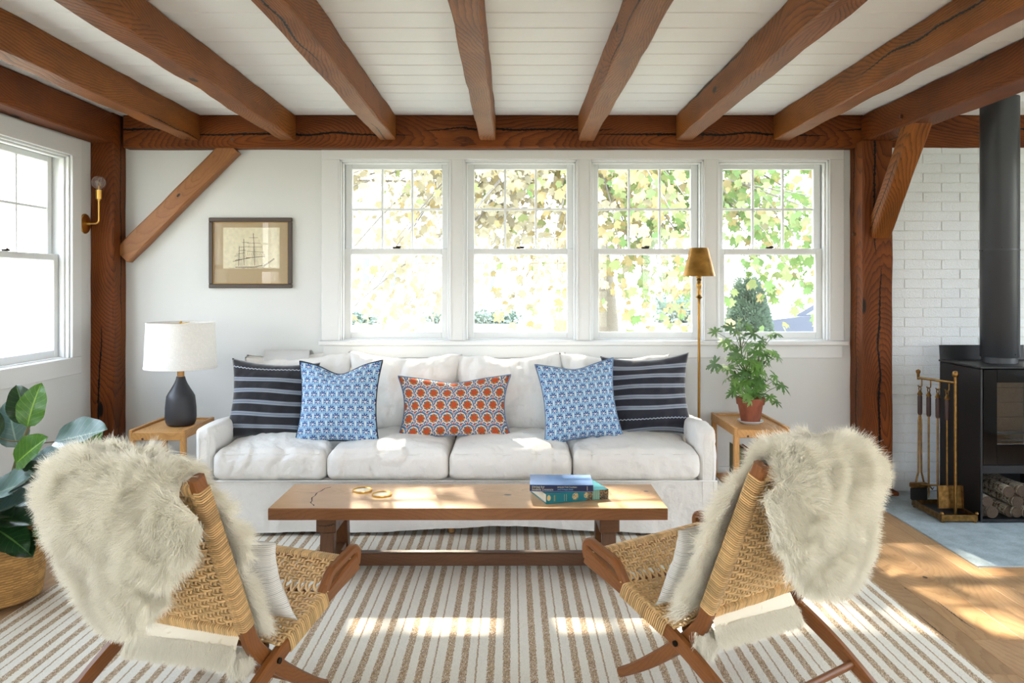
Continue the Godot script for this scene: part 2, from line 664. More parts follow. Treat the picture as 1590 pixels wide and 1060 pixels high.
func build_walls() -> void:
	var o := struct("wall_back")
	part("plaster", wall_with_openings(-2.79, 2.345, 2.5, 0.2, BACK_OPEN, OPEN_Y), M.wall_paint, o)
	o.position.z = WALL_Z
	o = struct("wall_left")
	var lo := []
	for q in LEFT_OPEN:
		lo.append([q[0], q[1]])
	part("plaster", wall_with_openings(-REAR_Z - 0.2, 5.17, 2.5, 0.2, lo, LEFT_OPEN_Y), M.wall_paint, o)
	o.position.x = LEFT_X
	o.rotation.y = PI / 2
	o = struct("wall_rear")
	part("plaster", wall_with_openings(-RIGHT_X - 0.2, 2.61, 2.5, 0.2, REAR_OPEN, REAR_OPEN_Y), M.wall_paint, o)
	o.position.z = REAR_Z
	o.rotation.y = PI
	o = struct("wall_right")
	part("plaster", wall_with_openings(-5.4, REAR_Z, 2.5, 0.2, RIGHT_OPEN, RIGHT_OPEN_Y), M.wall_paint, o)
	o.position.x = RIGHT_X
	o.rotation.y = -PI / 2

	# painted brick behind the stove, each brick its own piece
	o = struct("wall_brick")
	var m := MB.new()
	m.span(Vector3(2.345, 0, -5.37), Vector3(RIGHT_X, 2.5, -5.0835), 0.0)
	part("mortar", m, M.mortar_paint, o)
	var full := []
	for i in 4:
		full.append(MB.new().box(Vector3.ZERO, Vector3(0.2287, 0.0558, 0.03), 0.0022).mesh())
	var half: ArrayMesh = MB.new().box(Vector3.ZERO, Vector3(0.1118, 0.0558, 0.03), 0.0022).mesh()
	for c in 36:
		var y := 0.004 + c * 0.0605 + 0.0302
		var x := 2.347
		var first := true
		while x < 3.80:
			var w := 0.2337
			if first and c % 2 == 1:
				w = 0.1169
			var at := Vector3(x + w * 0.5, y, -5.0935 + rng.randf_range(-0.0012, 0.0012))
			var tf := Transform3D(Basis.from_euler(Vector3(rng.randf_range(-0.01, 0.01), rng.randf_range(-0.004, 0.004), rng.randf_range(-0.004, 0.004))), at)
			inst("brick", half if w < 0.2 else full[rng.randi() % 4], M.brick_paint, o, tf)
			x += w
			first = false

# ------------------------------------------------------------------ windows
# one double-hung window in local axes: opening centred on x = 0, wall face at z = 0, room towards +z
func sash_frame(w: float, h: float, stile: float, bottom: float, top: float, thick: float, cy: float, z: float) -> MB:
	var m := MB.new()
	m.span(Vector3(-w / 2, cy, z - thick), Vector3(-w / 2 + stile, cy + h, z), 0.003)
	m.span(Vector3(w / 2 - stile, cy, z - thick), Vector3(w / 2, cy + h, z), 0.003)
	m.span(Vector3(-w / 2 + stile, cy, z - thick), Vector3(w / 2 - stile, cy + bottom, z), 0.003)
	m.span(Vector3(-w / 2 + stile, cy + h - top, z - thick), Vector3(w / 2 - stile, cy + h, z), 0.003)
	return m

func window_unit(o: Node3D, w: float, y0: float, y1: float, rows := 2, cols := 3) -> void:
	var h := y1 - y0
	var j := MB.new()
	# jamb liner
	for s in [-1, 1]:
		j.span(Vector3(s * w / 2, y0, -0.19), Vector3(s * (w / 2 - 0.012), y1, 0.001), 0.001)
		j.span(Vector3(s * (w / 2 - 0.012), y0, -0.05), Vector3(s * (w / 2 - 0.024), y1 - 0.012, -0.02), 0.003)
		j.span(Vector3(s * (w / 2 - 0.012), y0, -0.13), Vector3(s * (w / 2 - 0.020), y1 - 0.012, -0.10), 0.003)
	j.span(Vector3(-w / 2, y1 - 0.012, -0.19), Vector3(w / 2, y1, 0.001), 0.001)
	j.span(Vector3(-w / 2 + 0.012, y1 - 0.024, -0.05), Vector3(w / 2 - 0.012, y1 - 0.012, -0.02), 0.003)
	j.span(Vector3(-w / 2, y0, -0.22), Vector3(w / 2, y0 + 0.008, -0.03), 0.002)
	part("jamb", j, M.trim_paint, o)
	var sw := w - 0.040
	var lh := h * 0.505
	var st := 0.044
	# lower sash, inside
	var zl := -0.055
	var low := part("lower_sash", sash_frame(sw, lh, st, 0.044, 0.036, 0.034, y0 + 0.006, zl), M.trim_paint, o)
	var pm := MB.new()
	pm.span(Vector3(-sw / 2 + st - 0.004, y0 + 0.046, zl - 0.0185), Vector3(sw / 2 - st + 0.004, y0 + lh - 0.026, zl - 0.0155), 0.0)
	part("pane", pm, M.window_glass, low)
	var lk := MB.new()
	lk.box(Vector3(0, y0 + lh + 0.012, zl - 0.012), Vector3(0.05, 0.010, 0.022), 0.003)
	lk.box(Vector3(0.012, y0 + lh + 0.019, zl - 0.010), Vector3(0.034, 0.007, 0.010), 0.002, Basis(Vector3.UP, 0.4))
	part("sash_lock", lk, M.lock_metal, low)
	# upper sash, outside
	var zu := -0.093
	var uy := y0 + lh - 0.034
	var uh := y1 - 0.012 - uy
	var up := part("upper_sash", sash_frame(sw, uh, st, 0.036, 0.036, 0.034, uy, zu), M.trim_paint, o)
	var gx0 := -sw / 2 + st
	var gw := sw - 2 * st
	var gy0 := uy + 0.036
	var gh := uh - 0.072
	for i in range(1, cols):
		var x := gx0 + gw * i / cols
		part("muntin", MB.new().span(Vector3(x - 0.007, gy0, zu - 0.03), Vector3(x + 0.007, gy0 + gh, zu - 0.004), 0.003), M.trim_paint, up)
	for i in range(1, rows):
		var y := gy0 + gh * i / rows
		part("muntin", MB.new().span(Vector3(gx0, y - 0.007, zu - 0.029), Vector3(gx0 + gw, y + 0.007, zu - 0.005), 0.003), M.trim_paint, up)
	var one: ArrayMesh = MB.new().span(Vector3(-gw / cols / 2 + 0.003, -gh / rows / 2 + 0.003, -0.0015), Vector3(gw / cols / 2 - 0.003, gh / rows / 2 - 0.003, 0.0015), 0.0).mesh()
	for i in cols:
		for k in rows:
			inst("pane", one, M.window_glass, up, Transform3D(Basis(), Vector3(gx0 + gw * (i + 0.5) / cols, gy0 + gh * (k + 0.5) / rows, zu - 0.017)))

func build_windows() -> void:
	for i in 4:
		var o := struct("window_%d" % (i + 1))
		var a: float = BACK_OPEN[i][0]
		var b: float = BACK_OPEN[i][1]
		o.position = Vector3((a + b) / 2, 0, WALL_Z)
		window_unit(o, b - a, OPEN_Y[0], OPEN_Y[1])
	for i in LEFT_OPEN.size():
		var q: Array = LEFT_OPEN[i]
		var o := struct("window_%d" % (i + 5))
		o.position = Vector3(LEFT_X, 0, -(q[0] + q[1]) / 2)
		o.rotation.y = PI / 2
		window_unit(o, q[1] - q[0], LEFT_OPEN_Y[0], LEFT_OPEN_Y[1])
	for i in 3:
		var q: Array = RIGHT_OPEN[i]
		var o := struct("window_%d" % (i + 12))
		o.position = Vector3(RIGHT_X, 0, (q[0] + q[1]) / 2)
		o.rotation.y = -PI / 2
		window_unit(o, q[1] - q[0], RIGHT_OPEN_Y[0], RIGHT_OPEN_Y[1])
	for i in 3:
		var q: Array = REAR_OPEN[i]
		var o := struct("window_%d" % (i + 9))
		o.position = Vector3(-(q[0] + q[1]) / 2, 0, REAR_Z)
		o.rotation.y = PI
		window_unit(o, q[1] - q[0], REAR_OPEN_Y[0], REAR_OPEN_Y[1])
	# casing of the four back windows
	var t := struct("trim_1")
	t.position.z = WALL_Z
	var xs := [[-1.215, -1.104], [-0.391, -0.309], [0.420, 0.498], [1.228, 1.310], [2.027, 2.116]]
	for q in xs:
		part("casing", MB.new().span(Vector3(q[0], 0.944, 0.0005), Vector3(q[1], 2.098, 0.020), 0.002), M.trim_paint, t)
		for s in [0, 1]:
			if (q[0] < -1.2 and s == 0) or (q[1] > 2.1 and s == 1):
				continue
			var x: float = q[s]
			part("edge_bead", MB.new().span(Vector3(x - 0.006, 0.944, 0.020), Vector3(x + 0.006, 2.098, 0.026), 0.002), M.trim_paint, t)
	part("head_casing", MB.new().span(Vector3(-1.215, 2.098, 0.0005), Vector3(2.116, 2.158, 0.022), 0.002), M.trim_paint, t)
	part("stool", MB.new().span(Vector3(-1.228, 0.912, 0.0005), Vector3(2.140, 0.9435, 0.050), 0.006), M.trim_paint, t)
	part("apron", MB.new().span(Vector3(-1.205, 0.832, 0.0005), Vector3(2.108, 0.9115, 0.018), 0.003), M.trim_paint, t)
	# casing of the left wall windows
	t = struct("trim_2")
	t.position.x = LEFT_X
	t.rotation.y = PI / 2
	for q in [[4.768, 4.868], [3.678, 3.78], [2.59, 2.69]]:
		part("casing", MB.new().span(Vector3(q[0], 0.87, 0.0005), Vector3(q[1], 2.063, 0.018), 0.002), M.trim_paint, t)
	part("head_casing", MB.new().span(Vector3(2.59, 2.063, 0.0005), Vector3(4.868, 2.165, 0.018), 0.002), M.trim_paint, t)
	part("apron", MB.new().span(Vector3(2.59, 0.768, 0.0005), Vector3(4.868, 0.869, 0.018), 0.002), M.trim_paint, t)
	# baseboards
	t = struct("baseboard_back")
	part("board", MB.new().span(Vector3(LEFT_X, 0, -5.169), Vector3(2.157, 0.14, -5.152), 0.003), M.trim_paint, t)
	t = struct("baseboard_left")
	part("board", MB.new().span(Vector3(LEFT_X + 0.0005, 0, -4.99), Vector3(LEFT_X + 0.017, 0.14, REAR_Z), 0.003), M.trim_paint, t)

# ------------------------------------------------------------------ ceiling, floor, timbers
func build_ceiling() -> void:
	var o := struct("ceiling")
	part("slab", MB.new().span(Vector3(-2.85, 2.389, -5.4), Vector3(4.45, 2.55, REAR_Z + 0.25), 0.0), M.dark_gap, o)
	var one: ArrayMesh = MB.new().box(Vector3.ZERO, Vector3(7.0, 0.022, 0.1862), 0.0052).mesh()
	var z := -5.17 + 0.095 - 0.19 + 0.11
	while z < REAR_Z:
		inst("board", one, M.ceiling_paint, o, Transform3D(Basis(Vector3.UP, PI if rng.randf() < 0.5 else 0.0), Vector3(0.7, CEIL_Y + 0.011 + rng.randf_range(0, 0.001), z)))
		z += 0.19

func build_floor() -> void:
	var o := struct("floor")
	part("subfloor", MB.new().span(Vector3(-2.85, -0.12, -5.4), Vector3(4.45, -0.021, REAR_Z + 0.25), 0.0), M.dark_gap, o)
	var mats := [M.oak_floor_0, M.oak_floor_1, M.oak_floor_2, M.oak_floor_3]
	var x := LEFT_X
	var pw := 0.187
	while x < RIGHT_X - 0.01:
		var w := minf(pw, RIGHT_X - x)
		var far := -5.165
		if x + w > 2.152:
			far = -3.62
			if x < 2.148:
				w = 2.148 - x
				far = -5.165
		var z := far
		var first := true
		while z < REAR_Z - 0.02:
			var ln := rng.randf_range(1.1, 2.3)
			if first:
				ln *= rng.randf_range(0.4, 1.0)
			first = false
			var e := minf(z + ln, REAR_Z)
			if REAR_Z - e < 0.4:
				e = REAR_Z
			var b := MB.new()
			b.off = Vector2(rng.randf() * 5.0, rng.randf() * 3.0)
			b.span(Vector3(x + 0.0006, -0.02, z + 0.0006), Vector3(x + w - 0.0006, rng.randf_range(-0.0006, 0.0), e - 0.0006), 0.0014, Vector3(0, 0, 1))
			part("plank", b, mats[rng.randi() % 4], o)
			z = e
		x += w
	# border plank along the front of the hearth
	x = 2.149
	while x < RIGHT_X - 0.01:
		var e := minf(x + 1.4, RIGHT_X)
		var b := MB.new()
		b.off = Vector2(rng.randf() * 5.0, rng.randf() * 3.0)
		b.span(Vector3(x, -0.02, -3.727), Vector3(e - 0.001, 0, -3.621), 0.0014)
		part("plank", b, M.oak_floor_2, o)
		x = e
	# bluestone hearth slab
	var hs := mat("bluestone", Color(0.71, 0.775, 0.80), 0.62)
	hs.albedo_texture = tex(paint(256, 256, func(u, v):
		var g: float = 0.86 + 0.10 * M.nf.get_noise_2d(u * 9.0, v * 9.0) + 0.10 * (hash2(int(u * 256), int(v * 256)) - 0.5)
		return Color(g, g, g)))
	tri_uv(hs, 0.9, true); bump(hs, M.n2, 0.15)
	var hb := MB.new().span(Vector3(2.150, -0.02, -5.082), Vector3(3.30, 0.004, -3.728), 0.003)
	hb.span(Vector3(3.302, -0.02, -5.082), Vector3(RIGHT_X, 0.004, -3.728), 0.003)
	var ho := struct("hearth_slab")
	part("stone", MB.new().span(Vector3(2.150, -0.02, -5.082), Vector3(3.30, 0.004, -3.728), 0.003), hs, ho)
	part("stone", MB.new().span(Vector3(3.302, -0.02, -5.082), Vector3(RIGHT_X, 0.004, -3.728), 0.003), hs, ho)

func beam(called: String, label: String, b: MB, m: Material, tf: Transform3D, group := "") -> Node3D:
	var o := solo(called, b, m, label, "beam", Vector3.ZERO, 0.0, group)
	o.transform = tf
	return o

func build_timbers() -> void:
	# timbers run along their local x; ZB turns that to +z (towards the camera)
	var along_z := Basis(Vector3(0, 0, 1), Vector3(0, 1, 0), Vector3(-1, 0, 0))
	var js := [-2.008, -1.408, -0.780, -0.153, 0.465, 1.079, 1.693]
	var nth := ["leftmost", "second from left", "third from left", "middle", "third from right", "second from right", "rightmost"]
	for i in 7:
		var b := timber(7.9, 0.104, 0.160, 40 + i * 3, 60, 0.006, 0.007)
		beam("ceiling_joist", "%s of the seven brown oak ceiling joists" % nth[i], b, M.oak_joist if i % 2 == 0 else M.oak_joist_b, Transform3D(along_z, Vector3(js[i], 2.284, -5.068)), "oak joists under the white ceiling boards")
	beam("window_beam", "long brown oak beam above the four windows", timber(4.645, 0.098, 0.206, 71, 40, 0.004), M.oak_frame_b, Transform3D(Basis(), Vector3(-2.44, 2.262, -5.1205)))
	beam("brick_wall_beam", "brown oak beam above the white brick wall", timber(1.80, 0.10, 0.206, 75, 20, 0.004), M.oak_frame_b, Transform3D(Basis(), Vector3(2.38, 2.262, -5.12)))
	beam("girt", "brown oak girt running along the left wall above the window", timber(8.3, 0.138, 0.188, 77, 50, 0.005), M.oak_frame, Transform3D(along_z, Vector3(-2.535, 2.267, -5.0)))
	var rg := thing("girt", "large brown oak girt running towards the stove pipe on the right", "beam")
	inst("timber", timber(8.4, 0.165, 0.170, 81, 50, 0.006).mesh(), M.oak_frame, rg, Transform3D(along_z, Vector3(2.276, 2.275, -5.068)))
	part("peg", MB.new().box(Vector3(2.192, 2.245, -4.55), Vector3(0.02, 0.022, 0.022), 0.003), M.trestle_wood, rg)
	var upx := Basis(Vector3(0, 1, 0), Vector3(-1, 0, 0), Vector3(0, 0, 1))
	var p := thing("post", "brown oak corner post beside the wall sconce", "post")
	inst("timber", timber(2.363, 0.168, 0.143, 85, 24, 0.003).mesh(), M.oak_frame, p, Transform3D(upx, Vector3(-2.538, 0.0, -5.0845)))
	p = thing("post", "brown oak post between window and white brick wall", "post")
	inst("timber", timber(2.184, 0.196, 0.184, 88, 24, 0.004).mesh(), M.oak_frame_b, p, Transform3D(upx, Vector3(2.251, 0.004, -5.07)))
	part("peg", MB.new().tube([Vector3(2.165, 1.615, -5.08), Vector3(2.140, 1.615, -5.08)], 0.011, 10), M.trestle_wood, p)
	part("plinth", MB.new().span(Vector3(2.157, 0.0042, -5.08), Vector3(2.375, 0.028, -4.955), 0.004), M.oak_frame, p)
	# braces
	var d := Vector3(0.655, 0.655, 0).normalized()
	var bb := timber(0.98, 0.080, 0.118, 91, 20, 0.003)
	var br := thing("knee_brace", "diagonal oak brace above the ship picture and lamp", "beam")
	inst("timber", bb.mesh(), M.oak_brace, br, Transform3D(Basis(d, Vector3(-d.y, d.x, 0), Vector3(0, 0, 1)), Vector3(-2.462, 1.482, -5.1255)))
	var d2 := Vector3(0, 0.62, 0.51).normalized()
	br = thing("knee_brace", "diagonal oak brace between the right post and girt", "beam")
	inst("timber", timber(0.80, 0.108, 0.115, 95, 18, 0.004).mesh(), M.oak_joist, br, Transform3D(Basis(d2, Vector3(1, 0, 0).cross(d2), Vector3(1, 0, 0)), Vector3(2.262, 1.62, -4.99)))
	part("peg", MB.new().tube([Vector3(0.684, -0.052, 0.04), Vector3(0.684, -0.052, 0.056)], 0.011, 10), M.trestle_wood, get_node("window_beam"))

# ------------------------------------------------------------------ outdoors
func leaf_shape(lobes: Array, curl: float) -> ArrayMesh:
	# lobes: [angle from the tip, radius] pairs of one half; a flat fan folded along the midrib, stem end at the origin, tip along -y
	var b := MB.new()
	var mid := Vector3(0, -0.45, 0)
	var ring := []
	for q in lobes:
		ring.append(Vector3(sin(q[0]) * q[1], -0.45 - cos(q[0]) * q[1], 0))
	var left := []
	for i in range(ring.size() - 1, -1, -1):
		var p: Vector3 = ring[i]
		left.append(Vector3(-p.x, p.y, p.z))
	var all: Array = ring + left
	for i in all.size():
		var p: Vector3 = all[i]
		all[i] = Vector3(p.x, p.y, curl * (p.x * p.x * 1.3 + 0.35 * (p.y + 0.45) * (p.y + 0.45)))
	for i in all.size():
		var a: Vector3 = all[i]
		var d: Vector3 = all[(i + 1) % all.size()]
		if a.distance_to(d) > 1e-5:
			b.tri(mid, a, d, Vector3(0, 0, -1))
	return b.mesh(true)

func scatter(called: String, mesh: Mesh, m: Material, parent: Node3D, tfs: Array, cols := []) -> MultiMeshInstance3D:
	var mm := MultiMesh.new()
	mm.transform_format = MultiMesh.TRANSFORM_3D
	mm.use_colors = cols.size() > 0
	mm.mesh = mesh
	mm.instance_count = tfs.size()
	for i in tfs.size():
		mm.set_instance_transform(i, tfs[i])
		if cols.size():
			mm.set_instance_color(i, cols[i])
	var o := MultiMeshInstance3D.new()
	o.name = called
	o.multimesh = mm
	o.material_override = m
	parent.add_child(o, true)
	o.set_meta("kind", "stuff")
	return o

func leaf_mat(called: String, c: Color, thru := 0.8) -> StandardMaterial3D:
	var m := mat(called, c, 0.6)
	m.backlight_enabled = true
	m.backlight = Color(thru, thru, thru)
	m.cull_mode = BaseMaterial3D.CULL_DISABLED
	return m

func lawn_y(d: float) -> float:
	return lerpf(-0.32, 0.12, clampf((d - 6.0) / 19.0, 0.0, 1.0))

func build_outdoors() -> void:
	var g := struct("lawn")
	var lm := mat("pale_lawn", Color(0.56, 0.56, 0.48), 0.95)
	tri_uv(lm, 0.5, true); bump(lm, M.n2, 2.0)
	var b := MB.new()
	b.grid(16, 16, func(u, w): return Vector3(-30 + 60 * u, lawn_y(5.6 + 60 * w), -5.6 - 60 * w), Vector2(60, 60))
	part("turf", b, lm, g, true)
	b = MB.new()
	b.span(Vector3(-30, -0.5, -5.6), Vector3(-2.95, -0.33, 20), 0.0)
	part("turf", b, lm, g)
	b = MB.new()
	b.span(Vector3(-2.95, -0.5, 3.8), Vector3(30, -0.33, 20), 0.0)
	part("turf", b, lm, g)

	# big-leaved autumn tree just outside the windows
	var tree := thing("autumn_tree", "autumn tree with yellow and green leaves outside the four windows", "tree", Vector3(1.55, lawn_y(13.0), -13.0))
	var bark := mat("bark", Color(0.56, 0.53, 0.49), 0.95)
	tri_uv(bark, 3.0); bump(bark, M.n2, 2.5)
	var tp := [Vector3(0.0, -0.1, 0), Vector3(0.0, 0.5, 0), Vector3(-0.03, 1.0, 0), Vector3(-0.10, 1.6, 0.05), Vector3(-0.22, 2.4, 0.1), Vector3(-0.30, 3.4, 0.1), Vector3(-0.28, 4.6, 0), Vector3(-0.2, 6.2, 0)]
	part("trunk", MB.new().tube(tp, [0.24, 0.185, 0.175, 0.17, 0.155, 0.14, 0.11, 0.05], 18), bark, tree)
	var lobes := [[0.0, 0.56], [0.12, 0.40], [0.30, 0.30], [0.55, 0.40], [0.78, 0.52], [1.0, 0.40], [1.25, 0.28], [1.6, 0.36], [2.0, 0.38], [2.5, 0.30], [PI - 0.15, 0.30], [PI, 0.40]]
	var shapes := [leaf_shape(lobes, 0.5), leaf_shape(lobes, -0.5), leaf_shape([[0.0, 0.58], [0.3, 0.42], [0.7, 0.34], [1.3, 0.30], [2.0, 0.28], [2.7, 0.34], [PI, 0.42]], 0.7)]
	var tints := [leaf_mat("leaf_cream", Color(0.66, 0.625, 0.525)), leaf_mat("leaf_yellow", Color(0.66, 0.59, 0.41)), leaf_mat("leaf_lime", Color(0.56, 0.60, 0.39)), leaf_mat("leaf_green", Color(0.43, 0.54, 0.30))]
	var spread := leaf_mat("leaf_mixed", Color.WHITE)
	spread.vertex_color_use_as_albedo = true
	var r := RandomNumberGenerator.new()
	r.seed = 77
	var near := []
	var rest := []
	var rest_c := []
	var org := tree.position
	# branches: tip x, tip y, tip depth
	var tips := []
	for i in 80:
		var x := -5.4 + 11.6 * (i % 40) / 39.0 + r.randf_range(-0.3, 0.3)
		var d := r.randf_range(8.0, 11.5)
		var y := r.randf_range(0.9, 3.0)
		if i >= 40:
			y = r.randf_range(2.2, 5.0)
		if x > 0.0 and x < 1.2 and y < 1.6:
			y = 1.75
		if x > 2.6 and x < 4.6 and y < 1.5:
			y = 1.65
		tips.append(Vector3(x, y, -d))
	# low sprays in front of the panes
	for q in [[-2.3, 0.55], [-2.0, 1.0], [-1.7, 0.45], [-1.5, 1.1], [-1.2, 0.7], [-1.0, 1.2], [-2.6, 0.8], [-0.75, 1.25], [-0.45, 1.35], [-0.1, 1.3], [0.35, 1.1], [0.55, 0.75], [0.75, 0.6], [0.62, 1.15], [1.25, 1.2], [1.55, 1.15], [1.75, 0.95], [2.0, 0.9], [2.2, 1.1], [2.5, 1.2], [3.0, 1.5], [3.35, 1.5], [3.7, 1.35], [3.9, 1.05], [4.1, 0.85], [3.55, 1.2]]:
		tips.append(Vector3(q[0], q[1], -r.randf_range(8.8, 10.4)))
	for k in tips.size():
		var tip: Vector3 = tips[k]
		var a := Vector3(1.3, r.randf_range(2.6, 5.0), -13.0)
		var mid := (a + tip) * 0.5 + Vector3(0, r.randf_range(0.5, 1.3), 0)
		var path := []
		for i in 13:
			var s := i / 12.0
			path.append(a.lerp(mid, s).lerp(mid.lerp(tip, s), s) - org + Vector3(0.05 * sin(s * 9.0 + k), 0.05 * cos(s * 7.0 + k), 0))
		var rad := []
		for i in 13:
			rad.append(lerpf(0.030, 0.004, i / 12.0))
		part("branch", MB.new().tube(path, rad, 6), bark, tree)
		var cnt := 95
		for i in cnt:
			var s := 0.30 + 0.70 * pow(r.randf(), 0.75)
			var f := s * 12.0
			var i0 := mini(int(f), 11)
			var p: Vector3 = (path[i0] as Vector3).lerp(path[i0 + 1], f - i0)
			p += Vector3(r.randfn(0, 0.22), r.randfn(-0.12, 0.20), r.randfn(0, 0.25))
			var sz := r.randf_range(0.10, 0.19)
			var bs := Basis(Vector3.UP, r.randf_range(-1.3, 1.3)) * Basis(Vector3.RIGHT, r.randf_range(-0.6, 0.9)) * Basis(Vector3.BACK, r.randfn(0.2, 0.45))
			var tf := Transform3D(bs.scaled(Vector3.ONE * sz), p)
			var wx := p.x + org.x
			var gr := clampf((wx + 0.4) / 3.2, 0.0, 1.0) * 0.56 + 0.10 + r.randfn(0, 0.2)
			var ti := 0 if gr < 0.22 else (1 if gr < 0.45 else (2 if gr < 0.66 else 3))
			if wx < 0.3 and ti == 1 and r.randf() < 0.6:
				ti = 0
			if near.size() < 290 and p.y + org.y < 3.2 and wx > -2.4 and wx < 4.4 and r.randf() < 0.45:
				near.append([tf, ti, r.randi() % 3])
			else:
				rest.append(tf)
				rest_c.append((tints[ti].albedo_color as Color).srgb_to_linear() * r.randf_range(0.8, 1.15))
	# high crown above the view, unseen, added dense to dapple the sun
	for i in 10500:
		var p := Vector3(r.randf_range(-6.5, 6.0), r.randf_range(3.6, 8.2), r.randf_range(-3.2, 4.6))
		rest.append(Transform3D(Basis.from_euler(Vector3(r.randf_range(-1.2, 1.2), r.randf() * TAU, r.randf_range(-1.0, 1.0))).scaled(Vector3.ONE * r.randf_range(0.16, 0.26)), p))
		rest_c.append((tints[r.randi() % 4].albedo_color as Color).srgb_to_linear())
	for q in near:
		inst("leaf", shapes[q[2]], tints[q[1]], tree, q[0])
	scatter("foliage", shapes[0], spread, tree, rest, rest_c)

	# conical evergreen
	var ev := thing("conical_evergreen", "conical dark green evergreen shrub outside the window nearest the post", "shrub", Vector3(3.50, lawn_y(12.0), -12.0))
	var em := leaf_mat("evergreen_sprig", Color(0.42, 0.52, 0.44), 0.3)
	var core := mat("evergreen_core", Color(0.30, 0.38, 0.32), 1.0)
	var prof := []
	for i in 11:
		var s := i / 10.0
		prof.append(Vector2(0.37 * pow(1.0 - s, 0.62) * (1.0 - 0.25 * (1.0 - s) * (1.0 - s)) + 0.005, 1.6 * s))
	part("crown", MB.new().lathe(prof, 20), core, ev)
	part("stem", MB.new().tube([Vector3(0, -0.05, 0), Vector3(0, 0.25, 0)], 0.05, 8), bark, ev)
	var sp := MB.new()
	for i in 5:
		var an := (i - 2) * 0.42
		var dd := Vector3(sin(an), cos(an), 0.15 * i)
		sp.tri(Vector3.ZERO, dd * 0.085 + Vector3(0.012, 0, 0), dd * 0.1, Vector3(0, 0, 1))
		sp.tri(Vector3.ZERO, dd * 0.1, dd * 0.085 - Vector3(0.012, 0, 0), Vector3(0, 0, 1))
	var tfs := []
	for i in 4200:
		var s := r.randf()
		s = 1.0 - sqrt(1.0 - s)
		var rr := 0.40 * pow(1.0 - s, 0.62) * (1.0 - 0.25 * (1.0 - s) * (1.0 - s)) + 0.01
		var th := r.randf() * TAU
		rr += 0.045 * sin(th * 5.0 + s * 11.0) * (1.0 - s)
		var out := Vector3(cos(th), 0.55, sin(th)).normalized()
		tfs.append(Transform3D(Basis(Quaternion(Vector3.UP, out)) * Basis(Vector3.UP, r.randf() * TAU).scaled(Vector3.ONE * r.randf_range(0.7, 1.3)), Vector3(cos(th) * rr, 1.62 * s, sin(th) * rr)))
	scatter("sprig_foliage", sp.mesh(), em, ev, tfs)

	# low hedge and shrubs across the lawn
	var hb := leaf_mat("hedge_leaf", Color(0.52, 0.58, 0.54), 0.3)
	for q in [[Vector3(-5.3, 0, -24.0), Vector3(2.6, 0.40, 0.5), "low grey-green hedge across the lawn outside the first window"], [Vector3(-1.2, 0, -24.5), Vector3(3.0, 0.42, 0.5), "low grey-green hedge across the lawn outside the second window"], [Vector3(5.2, 0, -25.0), Vector3(1.7, 0.9, 0.9), "grey-green bushes beyond the tree trunk outside the third window"]]:
		var at: Vector3 = q[0]
		at.y = lawn_y(-at.z)
		var sz: Vector3 = q[1]
		var ho := thing("garden_hedge", q[2], "hedge", at)
		part("stem", MB.new().box(Vector3(0, sz.y * 0.4, 0), sz * Vector3(0.9, 0.8, 0.8), 0.1), core, ho)
		var ht := []
		for i in 1500:
			var px := r.randf_range(-1, 1)
			var th := r.randf_range(0, PI)
			var p := Vector3(px * sz.x * 0.5, sin(th) * sz.y * (0.9 + 0.25 * M.nf.get_noise_2d(px * 4.0, 1.0)), -cos(th) * sz.z * 0.5)
			ht.append(Transform3D(Basis.from_euler(Vector3(r.randf() * 3, r.randf() * 6, r.randf() * 3)).scaled(Vector3.ONE * r.randf_range(0.09, 0.16)), p))
		scatter("hedge_foliage", shapes[2], hb, ho, ht)

	# white house across the street
	var house := thing("neighbour_house", "white house with blue shutters far behind the autumn leaves", "house", Vector3(-5.0, 0.1, -38.0))
	var hw := mat("clapboard", Color(0.86, 0.86, 0.84), 0.8)
	var hbl := mat("blue_shutter", Color(0.42, 0.48, 0.55), 0.7)
	var hg := mat("dark_pane", Color(0.5, 0.53, 0.55), 0.3)
	part("wall", MB.new().span(Vector3(-5, 0, -6), Vector3(5, 3.2, 0), 0.0), hw, house)
	part("roof", MB.new().prism(PackedVector2Array([Vector2(-5.4, 3.2), Vector2(5.4, 3.2), Vector2(4.6, 5.2), Vector2(-4.6, 5.2)]), 6.6, Transform3D(Basis(), Vector3(0, 0, -3))), mat("house_roof", Color(0.6, 0.61, 0.62), 0.9), house)
	for x in [-3.4, -1.2, 1.2, 3.4]:
		part("window", MB.new().span(Vector3(x - 0.45, 0.9, -0.02), Vector3(x + 0.45, 2.4, 0.03), 0.01), hg, house)
		for s in [-1, 1]:
			part("shutter", MB.new().span(Vector3(x + s * 0.50, 0.9, 0.0), Vector3(x + s * 0.82, 2.4, 0.05), 0.01), hbl, house)

	# parked car
	var car := thing("parked_car", "dark blue car parked behind the conical evergreen", "car", Vector3(5.75, lawn_y(14.5) - 0.18, -14.5))
	var cp := mat("car_paint", Color(0.20, 0.25, 0.36), 0.3, 0.2)
	cp.clearcoat_enabled = true
	var body := PackedVector2Array([Vector2(-2.1, 0.35), Vector2(2.1, 0.35), Vector2(2.15, 0.75), Vector2(2.0, 1.0), Vector2(-0.9, 1.05), Vector2(-2.0, 0.92), Vector2(-2.15, 0.7)])
	part("body", MB.new().prism(body, 1.7), cp, car)
	var cab := PackedVector2Array([Vector2(-0.95, 1.05), Vector2(1.75, 1.02), Vector2(1.3, 1.48), Vector2(-0.15, 1.52)])
	part("cabin", MB.new().prism(cab, 1.45), cp, car)
	var cgm := mat("car_glass", Color(0.55, 0.62, 0.68), 0.05, 0.6)
	part("side_window", MB.new().prism(PackedVector2Array([Vector2(-0.75, 1.08), Vector2(0.5, 1.07), Vector2(0.5, 1.44), Vector2(-0.12, 1.45)]), 1.47), cgm, car)
